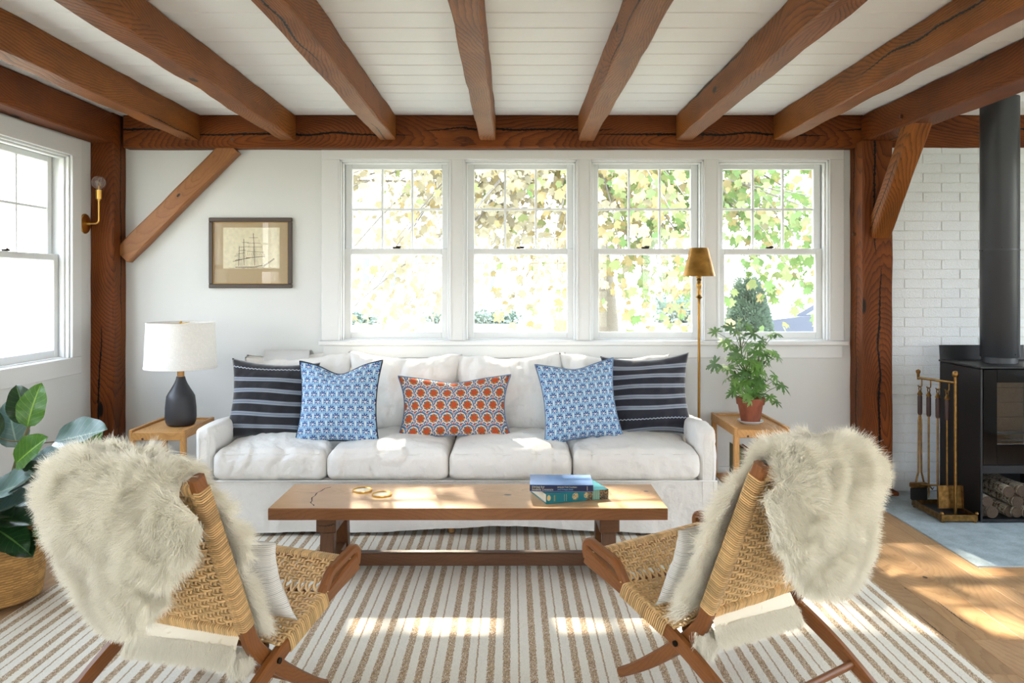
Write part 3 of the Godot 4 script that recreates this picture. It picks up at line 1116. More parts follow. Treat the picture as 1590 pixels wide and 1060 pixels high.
	part("side_window", MB.new().prism(PackedVector2Array([Vector2(0.56, 1.07), Vector2(1.55, 1.06), Vector2(1.22, 1.42), Vector2(0.56, 1.44)]), 1.47), cgm, car)
	for x in [-1.3, 1.35]:
		for z in [-0.78, 0.78]:
			part("wheel", MB.new().tube([Vector3(x, 0.33, z - 0.1), Vector3(x, 0.33, z + 0.1)], 0.33, 20), M.dark_gap, car)

# ------------------------------------------------------------------ rug
func build_rug() -> void:
	var per := 0.1455
	var cream := Color(0.945, 0.93, 0.885)
	var f := noise(51, 1.0, 2)
	var rows := 512
	var d := PackedByteArray()
	var hgt := PackedByteArray()
	d.resize(512 * rows * 3)
	hgt.resize(512 * rows)
	var k := 0
	for y in rows:
		for x in 512:
			var p := (x / 512.0) * 2.0 * per
			p = fmod(p + 0.0022 * f.get_noise_2d(y * 0.05, x * 0.004), per)
			if p < 0.0:
				p += per
			var h := hash2(x / 3, y / 4)
			var h2 := hash2(x / 2 + 91, y / 7 + 13)
			var c := cream * (0.95 + 0.08 * h)
			var ht := 0.55 + 0.3 * h2
			var wide := absf(p - 0.0157) < 0.0125 + 0.0025 * (h - 0.5) or absf(p - 0.0697) < 0.0125 + 0.0025 * (h - 0.5)
			var thin := absf(p - 0.1127) < 0.0030
			if wide or thin:
				var g := hash2(x / 4 + 7, y / 5 + 31)
				var br := Color(0.69, 0.57, 0.43)
				if g < 0.22:
					br = Color(0.50, 0.40, 0.29)
				elif g < 0.42:
					br = Color(0.79, 0.70, 0.57)
				elif g < 0.50:
					br = Color(0.72, 0.53, 0.34)
				c = br.lerp(c, (0.75 if h2 > 0.86 else 0.15) if wide else 0.3) * (0.9 + 0.2 * h2)
				ht = 0.4 + 0.55 * g
			d[k * 3] = clampi(int(c.r * 255), 0, 255)
			d[k * 3 + 1] = clampi(int(c.g * 255), 0, 255)
			d[k * 3 + 2] = clampi(int(c.b * 255), 0, 255)
			hgt[k] = clampi(int(ht * 255), 0, 255)
			k += 1
	var m := mat("rug_weave", Color.WHITE, 0.95)
	m.albedo_texture = tex(Image.create_from_data(512, rows, false, Image.FORMAT_RGB8, d))
	bump(m, tex(Image.create_from_data(512, rows, false, Image.FORMAT_L8, hgt)), 0.25)
	m.uv1_scale = Vector3(1.0 / (2.0 * per), 1.0 / 0.42, 1)
	var b := MB.new()
	b.off = Vector2(1.98, 0)
	var wav := noise(57, 1.0, 2)
	b.grid(90, 90, func(u, w):
		var x: float = -1.98 + 3.565 * u
		var z: float = -4.4 + 3.75 * w
		var e: float = minf(minf(u, 1.0 - u) * 3.565, minf(w, 1.0 - w) * 3.75)
		return Vector3(x + 0.006 * wav.get_noise_2d(z * 3.0, 5.0), 0.0015 + 0.0065 * clampf(e / 0.02, 0.0, 1.0) + 0.0008 * wav.get_noise_2d(x * 4.0, z * 4.0), -z - 5.05))
	for i in b.v.size():
		b.t[i] = Vector2(b.v[i].x + 1.98, b.v[i].z)
	var o := solo("striped_rug", b, m, "cream flatweave rug with brown jute stripes under the chairs", "rug", Vector3.ZERO, 0.0, "", true)
	o.position = Vector3(0, 0, 0)

# ------------------------------------------------------------------ soft shapes
# closed box with rounded edges; deform(p in -1..1, position) -> position
func puff(b: MB, size: Vector3, rad: float, nx: int, ny: int, nz: int, deform: Callable) -> void:
	var h := size * 0.5
	var cnt := [nx, ny, nz]
	for ax in 3:
		var a1 := (ax + 1) % 3
		var a2 := (ax + 2) % 3
		for s in [-1.0, 1.0]:
			var base := b.v.size()
			var n1: int = cnt[a1]
			var n2: int = cnt[a2]
			for j in n2 + 1:
				for i in n1 + 1:
					var q := Vector3.ZERO
					q[ax] = s
					q[a1] = -1.0 + 2.0 * i / n1
					q[a2] = -1.0 + 2.0 * j / n2
					# denser towards the edges
					q[a1] = sin(q[a1] * PI * 0.5) * 0.4 + q[a1] * 0.6
					q[a2] = sin(q[a2] * PI * 0.5) * 0.4 + q[a2] * 0.6
					var p := q * h
					var inner := Vector3(clampf(p.x, -h.x + rad, h.x - rad), clampf(p.y, -h.y + rad, h.y - rad), clampf(p.z, -h.z + rad, h.z - rad))
					var e := p - inner
					if e.length() > 1e-6:
						p = inner + e.normalized() * rad
					p = deform.call(q, p)
					b.vert(p, Vector3.UP, Vector2(p[a1], p[a2]))
			for j in n2:
				for i in n1:
					var k := base + j * (n1 + 1) + i
					if s > 0:
						b.face(k, k + 1, k + n1 + 2); b.face(k, k + n1 + 2, k + n1 + 1)
					else:
						b.face(k, k + n1 + 2, k + 1); b.face(k, k + n1 + 1, k + n1 + 2)

# throw pillow in local x, y with its face towards +z; uv 0..1 over the face
func pillow(w: float, h: float, t: float, sd: int, chop := 0.0, ear := 0.0) -> MB:
	var b := MB.new()
	var f := noise(sd, 1.0, 3)
	var N := 44
	for s in [1.0, -1.0]:
		var base := b.v.size()
		for j in N + 1:
			for i in N + 1:
				var u := -1.0 + 2.0 * i / N
				var v := -1.0 + 2.0 * j / N
				var x := u * w * 0.5 * (1.0 - 0.075 * (1.0 - v * v) * u * u) * (1.0 + ear * u * u * v * v)
				var y := v * h * 0.5 * (1.0 - 0.075 * (1.0 - u * u) * v * v) * (1.0 + ear * u * u * v * v)
				if v > 0.0:
					y -= chop * exp(-u * u * 5.0) * v * v
				var e := (1.0 - pow(absf(u), 2.4)) * (1.0 - pow(absf(v), 2.4))
				var z := t * 0.5 * pow(maxf(e, 0.0), 0.55)
				z += 0.010 * minf(1.0, e * 4.0) * f.get_noise_2d(x * 9.0 + s * 20.0, y * 9.0)
				z += chop * 0.25 * minf(1.0, e * 4.0) * sin(absf(u) * 9.0 + v * 4.0) * maxf(v, 0.0) * exp(-u * u * 3.0)
				var k := b.vert(Vector3(x, y, s * z), Vector3.UP, Vector2((u + 1.0) * 0.5, (1.0 - v) * 0.5))
		for j in N:
			for i in N:
				var k := base + j * (N + 1) + i
				if s > 0:
					b.face(k, k + 1, k + N + 2); b.face(k, k + N + 2, k + N + 1)
				else:
					b.face(k, k + N + 2, k + 1); b.face(k, k + N + 1, k + N + 2)
	return b

func pillow_rim(b: MB, rad: float) -> MB:
	# piping along the edge of a pillow made above
	var N := 44
	var path := []
	for i in N:
		path.append(b.v[i])
	for j in N:
		path.append(b.v[j * (N + 1) + N])
	for i in N:
		path.append(b.v[N * (N + 1) + N - i])
	for j in N + 1:
		path.append(b.v[(N - j) * (N + 1)])
	return MB.new().tube(path, rad, 6, false)

# sharp little folds: narrow ridges of a warped noise
func crease(f: FastNoiseLite, x: float, y: float) -> float:
	var a := 1.0 - absf(f.get_noise_2d(x + 0.35 * f.get_noise_2d(y * 0.7, x * 0.7 + 30.0), y))
	return a * a * a * a * a * a * a

# ------------------------------------------------------------------ sofa
const SOFA_X0 := -1.635
const SOFA_X1 := 1.06

func build_sofa() -> void:
	var cot := mat("white_cotton", Color(0.915, 0.905, 0.885), 0.9)
	cot.rim_enabled = true
	cot.rim = 0.3
	tri_uv(cot, 3.0); bump(cot, M.n1, 0.5)
	var sofa := thing("sofa", "long white slipcovered sofa with four seat cushions", "sofa", Vector3((SOFA_X0 + SOFA_X1) / 2, 0, -4.63))
	var hw := (SOFA_X1 - SOFA_X0) / 2
	var f := noise(61, 1.0, 3)
	# local: front at z = +0.47, back at z = -0.45
	var b := MB.new()
	puff(b, Vector3(2 * hw - 0.16, 0.20, 0.80), 0.02, 20, 3, 8, func(q, p): return p + Vector3(0, 0.20, 0.03))
	part("seat_deck", b, cot, sofa, true)
	# back frame
	b = MB.new()
	puff(b, Vector3(2 * hw - 0.02, 0.72, 0.20), 0.06, 30, 10, 4, func(q, p): return p + Vector3(0, 0.44 + 0.008 * f.get_noise_2d(p.x * 3.0, 2.0), -0.36 - 0.06 * (p.y / 0.72)))
	part("back_frame", b, cot, sofa, true)
	# arms
	for s in [-1.0, 1.0]:
		b = MB.new()
		puff(b, Vector3(0.092, 0.46, 0.84), 0.032, 8, 26, 36, func(q, p):
			var y: float = p.y + 0.325
			var k: float = 0.006 * f.get_noise_2d(p.z * 9.0 + s * 7.0, y * 7.0) - 0.006 * crease(f, p.z * 4.0 + s * 5.0 + p.x * 9.0, y * 4.0)
			return Vector3(s * (hw - 0.046) + p.x + k * 1.3, y + k * 0.6 + (0.012 * sin(q.z * 2.6) if q.y > 0.5 else 0.0), p.z + 0.045 + k))
		part("arm", b, cot, sofa, true)
		var sm := MB.new()
		sm.tube([Vector3(s * (hw - 0.020), 0.10, 0.464), Vector3(s * (hw - 0.021), 0.35, 0.466), Vector3(s * (hw - 0.022), 0.515, 0.460), Vector3(s * (hw - 0.034), 0.545, 0.448)], 0.0032, 6)
		sm.tube([Vector3(s * (hw - 0.078), 0.10, 0.463), Vector3(s * (hw - 0.077), 0.35, 0.465), Vector3(s * (hw - 0.074), 0.515, 0.459)], 0.0028, 6)
		part("arm_seam", sm, cot, sofa, true)
	# skirt: front and sides, hanging a little above the floor, lifting towards the middle
	b = MB.new()
	b.grid(200, 16, func(u, w):
		var x: float = -hw + 2 * hw * u
		var lift: float = 0.030 + 0.030 * exp(-pow((x - 0.25) / 0.35, 2.0)) + 0.010 * f.get_noise_2d(x * 1.8, 9.0)
		var y: float = lerpf(lift, 0.292, w)
		var hang: float = 1.0 - w
		return Vector3(x, y, 0.462 + 0.010 * hang + 0.016 * hang * f.get_noise_2d(x * 3.2, y * 1.2) + 0.006 * hang * f.get_noise_2d(x * 9.0, y * 2.0) - 0.006 * crease(f, x * 3.0, y * 1.5 + 3.0)), Vector2(2, 1))
	b.grid(200, 2, func(u, w):
		var x: float = -hw + 2 * hw * u
		var lift: float = 0.030 + 0.030 * exp(-pow((x - 0.25) / 0.35, 2.0)) + 0.010 * f.get_noise_2d(x * 1.8, 9.0)
		return Vector3(x, lift + 0.0, 0.472 + 0.016 * f.get_noise_2d(x * 3.2, lift * 1.2) + 0.006 * f.get_noise_2d(x * 9.0, lift * 2.0) - 0.012 * (1.0 - w)), Vector2(2, 1))
	for s in [-1.0, 1.0]:
		b.grid(24, 8, func(u, w):
			var z: float = lerpf(-0.44, 0.468, u if s > 0 else 1.0 - u)
			var y: float = lerpf(0.03, 0.30, w)
			return Vector3(s * (hw + 0.004 + 0.012 * (1.0 - w)), y, z), Vector2(1, 1))
	part("skirt", b, cot, sofa, true)
	b = MB.new()
	b.tube([Vector3(-hw + 0.005, 0.291, 0.470), Vector3(hw - 0.005, 0.291, 0.470)], 0.004, 6)
	part("welt", b, cot, sofa, true)
	for x in [-1.2, -0.03, 1.2]:
		for z in [0.40, -0.38]:
			part("foot", MB.new().lathe([Vector2(0.0, 0.008), Vector2(0.016, 0.008), Vector2(0.024, 0.10), Vector2(0.0, 0.10)], 12, Transform3D(Basis(), Vector3(x, 0, z))), M.oak_light, sofa)
	# seat cushions
	var xs := [-1.237, -0.678, -0.043, 0.592, 1.254]
	xs = [-1.2555, -0.6705, -0.0385, 0.6005, 1.2555]
	for i in 4:
		var w: float = xs[i + 1] - xs[i] - 0.004
		var cx: float = (xs[i + 1] + xs[i]) / 2
		b = MB.new()
		puff(b, Vector3(w, 0.160, 0.72), 0.045, 56, 18, 44, func(q, p):
			var y: float = p.y
			if q.y > -0.5:
				y += 0.034 * (1.0 - pow(absf(q.x), 2.6)) * (1.0 - pow(absf(q.z), 2.6)) * clampf(q.y + 0.5, 0.0, 1.0)
			var wr: float = 0.012 * f.get_noise_2d(p.x * 7.0 + i * 30.0, p.z * 5.0 + p.y * 7.0)
			wr -= 0.010 * crease(f, p.x * 3.5 + i * 17.0, p.z * 2.2 + p.y * 2.5) * (1.0 if q.y > 0.5 or q.z > 0.9 else 0.3)
			# puckers below the front seam
			if q.z > 0.9:
				wr += 0.009 * sin(p.x * 48.0 + 2.0 * f.get_noise_2d(p.x * 8.0, 3.0 + i)) * clampf(1.0 - absf(q.y), 0.0, 1.0) * f.get_noise_2d(p.x * 6.0 + i * 10.0, 7.0)
			return Vector3(cx + p.x + 0.3 * wr, 0.366 + y + wr * (0.8 if q.y > 0.5 else 0.2), 0.118 + p.z + (wr + 0.016 * (1.0 - q.y * q.y) if q.z > 0.5 else 0.0)))
		var so := part("seat_cushion", b, cot, sofa, true)
		var pip := []
		for j in 29:
			var x := -w / 2 + 0.030 + (w - 0.06) * j / 28.0
			pip.append(Vector3(cx + x, 0.428 + 0.004 * f.get_noise_2d(x * 8.0, i * 5.0), 0.471 - 0.004 + 0.004 * f.get_noise_2d(x * 9.0, i * 7.0)))
		part("seam", MB.new().tube(pip, 0.0022, 5), cot, so, true)
	# back cushions, plump and leaning
	var bx := [-1.27, -0.672, -0.037, 0.588, 1.20]
	for i in 4:
		var w: float = bx[i + 1] - bx[i] + 0.03
		var cx: float = (bx[i + 1] + bx[i]) / 2
		b = pillow(w, 0.47, 0.24, 70 + i, 0.012, 0.03)
		var lean := Basis(Vector3.RIGHT, -0.24) * Basis(Vector3.BACK, [0.03, -0.015, 0.02, -0.02][i])
		for k in b.v.size():
			var p := b.v[k]
			p.y += 0.012 * f.get_noise_2d(p.x * 5.0 + i * 9.0, 1.0)
			p.z += 0.016 * f.get_noise_2d(p.x * 8.0 + i * 13.0, p.y * 3.0) - 0.016 * crease(f, p.x * 3.0 + i * 11.0, p.y * 2.0 + 5.0) * signf(p.z)
			b.v[k] = lean * p + Vector3(cx, 0.658, -0.155)
		part("back_cushion", b, cot, sofa, true)

# ------------------------------------------------------------------ throw pillows
func lean_at(b: MB, at: Vector3, yaw: float, pitch: float, roll: float) -> Transform3D:
	return Transform3D(Basis(Vector3.UP, yaw) * Basis(Vector3.RIGHT, pitch) * Basis(Vector3.BACK, roll), at)

func throw_pillow(called: String, label: String, b: MB, m: Material, pipe: Material, tf: Transform3D, group := "") -> void:
	var o := thing(called, label, "cushion", Vector3.ZERO, 0.0, group)
	o.transform = tf
	part("cover", b, m, o, true)
	if pipe:
		part("piping", pillow_rim(b, 0.0042), pipe, o)

func build_cushions() -> void:
	var stripe := func(bands: Array, ground: Color, thin: int) -> Image:
		return paint(512, 512, func(u, v):
			var h: float = hash2(int(u * 512), int(v * 512))
			var c: Color = ground * (0.85 + 0.3 * h)
			for bi in bands.size():
				var bc: float = bands[bi] + 0.006 * sin(u * 7.0 + bi)
				if bi == thin:
					var zz: float = bc + 0.007 * (absf(fmod(u * 46.0, 2.0) - 1.0) * 2.0 - 1.0)
					if absf(v - zz) < 0.0055:
						c = Color(0.72, 0.76, 0.80)
					continue
				var dv: float = v - bc
				if absf(dv) < 0.026:
					var ph: float = fmod(u * 62.0 + dv * (30.0 if dv > 0 else -22.0) + bi * 0.37, 1.0)
					if absf(ph - 0.5) < 0.27 and absf(dv) > 0.003:
						c = Color(0.62, 0.67, 0.73).lerp(Color(0.80, 0.83, 0.86), h)
					else:
						c = Color(0.24, 0.27, 0.34)
			return c)
	var pm := mat("black_stripe_cloth", Color.WHITE, 0.95)
	pm.albedo_texture = tex(stripe.call([0.095, 0.245, 0.395, 0.545, 0.695, 0.855], Color(0.105, 0.105, 0.135), 0))
	pm.rim_enabled = true
	var pm2 := mat("indigo_stripe_cloth", Color.WHITE, 0.95)
	pm2.albedo_texture = tex(stripe.call([0.135, 0.255, 0.385, 0.52, 0.655, 0.80, 0.95], Color(0.115, 0.12, 0.17), 5))
	pm2.rim_enabled = true
	var blue := mat("blue_block_print", Color.WHITE, 0.9)
	blue.albedo_texture = tex(paint(640, 640, func(u, v):
		var c := Color(0.56, 0.71, 0.83)
		var gy: float = v * 11.0
		var row := int(floor(gy))
		var gx: float = u * 8.5 + (0.5 if row % 2 == 0 else 0.0)
		var fx: float = gx - floor(gx) - 0.5
		var fy: float = gy - row - 0.5
		fx *= 1.25
		var r := sqrt(fx * fx + fy * fy)
		var an := atan2(fy, fx)
		# pale stem and leaves between the blossoms
		var sx: float = fmod(gx + 0.5, 1.0) - 0.5
		if absf(sx) < 0.07 and absf(fy) < 0.36:
			c = Color(0.84, 0.87, 0.87)
		if absf(sx) > 0.08 and absf(sx) < 0.14 and fy > 0.1:
			c = Color(0.40, 0.58, 0.75)
		if r < 0.43 and r > 0.14 and cos(an * 7.0 + 0.6) > -0.25 + (r - 0.3):
			c = Color(0.17, 0.25, 0.50) if fy < 0.14 else Color(0.33, 0.42, 0.62)
		if r < 0.16:
			c = Color(0.92, 0.90, 0.86) if fy > -0.02 else Color(0.24, 0.32, 0.58)
		if r > 0.2 and r < 0.34 and cos(an * 7.0 + 0.6) < -0.7 and fy > -0.05:
			c = Color(0.90, 0.90, 0.88)
		var h: float = hash2(int(u * 320), int(v * 320))
		return c * (0.93 + 0.12 * h)))
	var orange := mat("orange_block_print", Color.WHITE, 0.9)
	orange.albedo_texture = tex(paint(768, 448, func(u, v):
		var c := Color(0.90, 0.79, 0.73)
		var gy: float = v * 4.7 + 0.2
		var row := int(floor(gy))
		var gx: float = u * 8.0 + (0.5 if row % 2 == 0 else 0.0)
		var fx: float = gx - floor(gx) - 0.5
		var fy: float = gy - row - 0.5
		fx *= 1.05
		var r := sqrt(fx * fx + fy * fy)
		var an := atan2(fy, fx)
		var scal := 0.345 + 0.025 * cos(an * 8.0)
		if r < scal:
			c = Color(0.20, 0.42, 0.52) if cos(an * 6.0 + 1.0) > 0.1 else Color(0.72, 0.52, 0.18)
		if r < 0.245 + 0.03 * cos(an * 7.0):
			c = Color(0.76, 0.33, 0.13) if cos(fx * 40.0 + fy * 33.0) > -0.3 else Color(0.66, 0.24, 0.12)
		if r > 0.425 and r < 0.51:
			c = Color(0.20, 0.42, 0.56) if cos(an * 9.0) > -0.75 or fy < -0.1 else c
		if r >= 0.51:
			var q: float = cos(fx * 34.0) * cos(fy * 30.0 + absf(fx) * 14.0)
			if q > 0.0:
				c = Color(0.24, 0.43, 0.58)
			var ex := absf(fx) - 0.5
			var ey := absf(fy) - 0.5
			if ex * ex * 2.5 + ey * ey < 0.008:
				c = Color(0.70, 0.20, 0.12)
		var h: float = hash2(int(u * 384), int(v * 224))
		return c * (0.94 + 0.1 * h)))
	var navy := mat("navy_piping", Color(0.13, 0.14, 0.20), 0.9)
	var bluep := mat("blue_piping", Color(0.45, 0.52, 0.62), 0.9)
	var white := mat("pillow_linen", Color(0.90, 0.89, 0.87), 0.9)
	# plain white cushion and folded throw behind
	throw_pillow("throw_pillow", "plain white cushion behind the black striped cushion", pillow(0.46, 0.40, 0.13, 101), white, null, lean_at(null, Vector3(-1.345, 0.690, -4.78), 0.12, -0.30, 0.05))
	throw_pillow("throw_pillow", "black cushion with white dashed bands at the lamp end of the sofa", pillow(0.47, 0.43, 0.15, 103, 0.0, 0.05), pm, null, lean_at(null, Vector3(-1.350, 0.650, -4.555), 0.10, -0.22, -0.06), "black striped cushions")
	throw_pillow("throw_pillow", "light blue flower-print cushion with navy piping beside the black striped one", pillow(0.45, 0.44, 0.16, 105, 0.050, 0.05), blue, navy, lean_at(null, Vector3(-0.950, 0.655, -4.43), -0.10, -0.24, 0.02), "blue flower-print cushions")
	throw_pillow("throw_pillow", "orange and blue flower-print lumbar cushion in the middle of the sofa", pillow(0.60, 0.335, 0.14, 107, 0.022, 0.06), orange, bluep, lean_at(null, Vector3(-0.322, 0.617, -4.52), 0.02, -0.26, 0.01))
	throw_pillow("throw_pillow", "blue flower-print cushion overlapping the navy striped one", pillow(0.425, 0.425, 0.16, 109, 0.02, 0.06), blue, bluep, lean_at(null, Vector3(0.372, 0.656, -4.46), 0.16, -0.24, 0.07), "blue flower-print cushions")
	throw_pillow("throw_pillow", "navy cushion with white dashed bands at the floor lamp end of the sofa", pillow(0.47, 0.44, 0.15, 111, 0.0, 0.08), pm2, null, lean_at(null, Vector3(0.770, 0.668, -4.60), -0.06, -0.20, 0.05), "black striped cushions")
	# grey throw folded over the sofa back
	var gm := mat("grey_throw", Color(0.88, 0.875, 0.86), 0.95)
	gm.albedo_texture = tex(paint(128, 128, func(u, v):
		var q: float = 0.78 if (int(u * 32) + int(v * 32)) % 2 == 0 else 1.0
		return Color(q, q, q)))
	gm.uv1_scale = Vector3(4, 4, 1)
	var tb := MB.new()
	for k in [0.0, 0.012]:
		tb.grid(16, 24, func(u, w):
			var x: float = lerpf(-1.47, -1.205, u)
			var s: float = w * 2.0 - 1.0
			var a: float = s * 2.2
			var y: float = 0.897 + k + 0.07 * (cos(a) - 1.0) - 0.16 * maxf(absf(s) - 0.6, 0.0)
			return Vector3(x + 0.004 * sin(w * 9.0), y, -4.850 + (0.060 + k) * sin(clampf(a, -1.57, 1.57)) + 0.002 * sin(u * 12.0)))
	solo("folded_throw", tb, gm, "folded grey woven throw over the sofa back near the lamp", "blanket", Vector3.ZERO, 0.0, "", true)

# ------------------------------------------------------------------ coffee table and what lies on it
func lettering(called: String, text: String, px: float, m: Material, parent: Node3D, tf: Transform3D, serif := false) -> void:
	var t := TextMesh.new()
	t.text = text
	var f := SystemFont.new()
	f.font_names = PackedStringArray(["Droid Serif" if serif else "Droid Sans"])
	t.font = f
	t.font_size = 32
	t.pixel_size = px / 32.0
	t.depth = 0.0004
	t.horizontal_alignment = HORIZONTAL_ALIGNMENT_LEFT
	t.curve_step = 2.0
	var o := MeshInstance3D.new()
	o.name = called
	o.mesh = t
	o.material_override = m
	o.transform = tf
	parent.add_child(o, true)

func build_coffee_table() -> void:
	var o := thing("coffee_table", "long low wooden trestle coffee table in front of the sofa", "table", Vector3(-0.191, 0, -3.714))
	var top := MB.new()
	top.off = Vector2(0.35, 0.13)
	var f := noise(201, 1.0, 2)
	# slab with slightly live front edge
	var hw := 0.866
	var hz := 0.213
	var N := 50
	var ring := []
	for i in N + 1:
		var x := -hw + 2 * hw * i / N
		ring.append([Vector3(x, 0.282, hz + 0.003 * f.get_noise_2d(x * 3.0, 1.0) - 0.002), Vector3(x, 0.327, hz + 0.003 * f.get_noise_2d(x * 3.0, 1.0)), Vector3(x, 0.332, hz - 0.005 + 0.003 * f.get_noise_2d(x * 3.0, 1.0)), Vector3(x, 0.332, -hz), Vector3(x, 0.282, -hz)])
	for i in N:
		for k in 4:
			var d: Vector3 = [Vector3(0, 0, 1), Vector3(0, 1, 1), Vector3(0, 1, 0), Vector3(0, 0, -1)][k]
			if k == 2:
				top.quad(ring[i][k], ring[i + 1][k], ring[i + 1][k + 1], ring[i][k + 1], d, Vector3(1, 0, 0))
	var edge := MB.new()
	for i in N:
		for k in [0, 1, 3, 4]:
			var d: Vector3 = [Vector3(0, 0, 1), Vector3(0, 1, 1), Vector3(0, 1, 0), Vector3(0, 0, -1), Vector3(0, -1, 0)][k]
			edge.quad(ring[i][k], ring[i + 1][k], ring[i + 1][(k + 1) % 5], ring[i][(k + 1) % 5], d, Vector3(1, 0, 0))
	for e in [0, N]:
		var r: Array = ring[e]
		var d := Vector3(-1 if e == 0 else 1, 0, 0)
		edge.quad(r[0], r[1], r[3], r[4], d, Vector3(0, 0, 1))
		edge.tri(r[1], r[2], r[3], d, Vector3(0, 0, 1))
	var tp := part("tabletop", top, M.table_walnut, o)
	part("edge", edge, M.table_edge, tp)
	# dark growth check on the left end
	var ck := MB.new()
	var cp := []
	for i in 15:
		var a := lerpf(-1.25, 1.25, i / 14.0)
		cp.append(Vector3(-0.656 - 0.062 * cos(a) + 0.004 * sin(i * 2.1), 0.3316, 0.174 * sin(a)))
	var cr := []
	for i in 15:
		cr.append(0.0022 * (0.5 + absf(sin(i * 1.3))))
	ck.tube(cp, cr, 6, true, 0.4, Vector3.UP)
	ck.tube([Vector3(-0.785, 0.3316, -0.055), Vector3(-0.74, 0.3316, -0.05), Vector3(-0.705, 0.3316, -0.055)], [0.0008, 0.002, 0.0008], 6, true, 0.4, Vector3.UP)
	part("check", ck, M.dark_gap, tp)
	for x in [-0.620, 0.617]:
		part("bearer", MB.new().box(Vector3(x, 0.2505, 0.0), Vector3(0.086, 0.063, 0.385), 0.004), M.trestle_wood, o)
		for s in [-1.0, 1.0]:
			var lg := MB.new()
			lg.bar([Vector3(x, 0.22, s * 0.140), Vector3(x, 0.016, s * 0.170)], 0.058, 0.060, Vector3(1, 0, 0), 0.004)
			part("leg", lg, M.trestle_wood, o)
		part("rail", MB.new().box(Vector3(x, 0.051, 0.0), Vector3(0.045, 0.05, 0.27), 0.003), M.trestle_wood, o)
	part("stretcher", MB.new().box(Vector3(0, 0.051, 0.012), Vector3(1.42, 0.057, 0.050), 0.003), M.trestle_wood, o)

	# two books
	var page := mat("book_pages", Color(0.86, 0.82, 0.72), 0.9)
	var bk := func(called: String, label: String, at: Vector3, turn: float, sz: Vector3, cov: Material, spine: Material) -> Node3D:
		var q := thing(called, label, "book", at, turn, "books on the coffee table")
		# spine towards +z, x along the spine
		part("pages", MB.new().box(Vector3(0, sz.y / 2, -0.002), Vector3(sz.x - 0.008, sz.y - 0.006, sz.z - 0.008), 0.001), page, q)
		part("cover", MB.new().box(Vector3(0, sz.y - 0.0015, 0), Vector3(sz.x, 0.003, sz.z), 0.001), cov, q)
		part("cover", MB.new().box(Vector3(0, 0.0015, 0), Vector3(sz.x, 0.003, sz.z), 0.001), cov, q)
		part("spine", MB.new().box(Vector3(0, sz.y / 2, sz.z / 2 - 0.002), Vector3(sz.x, sz.y - 0.001, 0.005), 0.002), spine, q)
		return q
	var teal := mat("teal_cover", Color(0.10, 0.44, 0.48), 0.25)
	var tsp := mat("teal_spine", Color.WHITE, 0.25)
	tsp.albedo_texture = tex(paint(512, 80, func(u, v):
		var c := Color(0.06, 0.42, 0.46)
		var h: float = M.nf.get_noise_2d(u * 30.0, v * 6.0)
		if u > 0.64:
			c = Color(0.10, 0.10, 0.09) if h < 0.05 else Color(0.48, 0.42, 0.30)
		if u > 0.74 and u < 0.86:
			c = Color(0.45, 0.62, 0.56) if fmod(u * 60.0, 1.0) > 0.3 else Color(0.20, 0.40, 0.38)
		var a: float = pow((u - 0.46) / 0.055, 2.0) + pow((v - 0.45) / 0.42, 2.0)
		var b2: float = pow((u - 0.635) / 0.04, 2.0) + pow((v - 0.42) / 0.32, 2.0)
		if a + h * 0.8 < 0.9 or b2 + h * 0.8 < 0.9:
			c = Color(0.72, 0.63, 0.42) if h > -0.2 else Color(0.16, 0.40, 0.42)
		if (absf(u - 0.285) < 0.003 or absf(u - 0.315) < 0.003) and absf(v - 0.5) < 0.38:
			c = Color(0.66, 0.62, 0.40)
		if u < 0.07 and pow((u - 0.035) / 0.03, 2.0) + pow((v - 0.4) / 0.3, 2.0) < 1.0:
			c = Color(0.82, 0.72, 0.50)
		if absf(u - 0.125) < 0.012 and absf(v - 0.45) < 0.32 and fmod(v * 14.0, 1.0) > 0.4:
			c = Color(0.62, 0.58, 0.36)
		return c))
	var b1: Node3D = bk.call("hardback_book", "teal hardback book with gilt flowers on its spine, under the blue book", Vector3(0.262, 0.3325, -3.720), 0.30, Vector3(0.300, 0.044, 0.218), teal, teal)
	var sp := MB.new()
	sp.quad(Vector3(-0.148, 0.001, 0.1100), Vector3(0.148, 0.001, 0.1100), Vector3(0.148, 0.043, 0.1100), Vector3(-0.148, 0.043, 0.1100), Vector3(0, 0, 1))
	for i in 4:
		sp.t[i] = Vector2((sp.v[i].x + 0.148) / 0.296, 1.0 - (sp.v[i].y - 0.001) / 0.042)
	part("spine_print", sp, tsp, b1)
	var navyc := mat("sheened_blue_cover", Color(0.47, 0.59, 0.78), 0.2)  # far paler than the spine: window sheen put into the cover colour
	var nsp := mat("navy_spine", Color(0.05, 0.10, 0.26), 0.3)
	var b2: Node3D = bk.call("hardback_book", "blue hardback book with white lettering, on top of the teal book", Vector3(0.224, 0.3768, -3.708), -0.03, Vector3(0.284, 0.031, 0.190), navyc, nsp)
	var ink := mat("spine_ink", Color(0.85, 0.82, 0.72), 0.5)
	var inkb := mat("spine_ink_blue", Color(0.45, 0.70, 0.85), 0.5)
	var at := func(x: float, y: float) -> Transform3D: return Transform3D(Basis(), Vector3(x * 1.12, y * 1.12, 0.0958))
	lettering("title", "Diving for", 0.0120, ink, b2, at.call(-0.119, 0.0185), true)
	lettering("title", "Sunken Treasure", 0.0120, ink, b2, at.call(-0.119, 0.0080), true)
	lettering("author", "Jacques-Yves Cousteau", 0.0085, ink, b2, at.call(-0.016, 0.0185))
	lettering("author", "and Philippe Diolé", 0.0085, inkb, b2, at.call(-0.016, 0.0090))
	part("mark", MB.new().box(Vector3(0.115, 0.016, 0.0958), Vector3(0.0016, 0.019, 0.0006), 0.0), ink, b2)

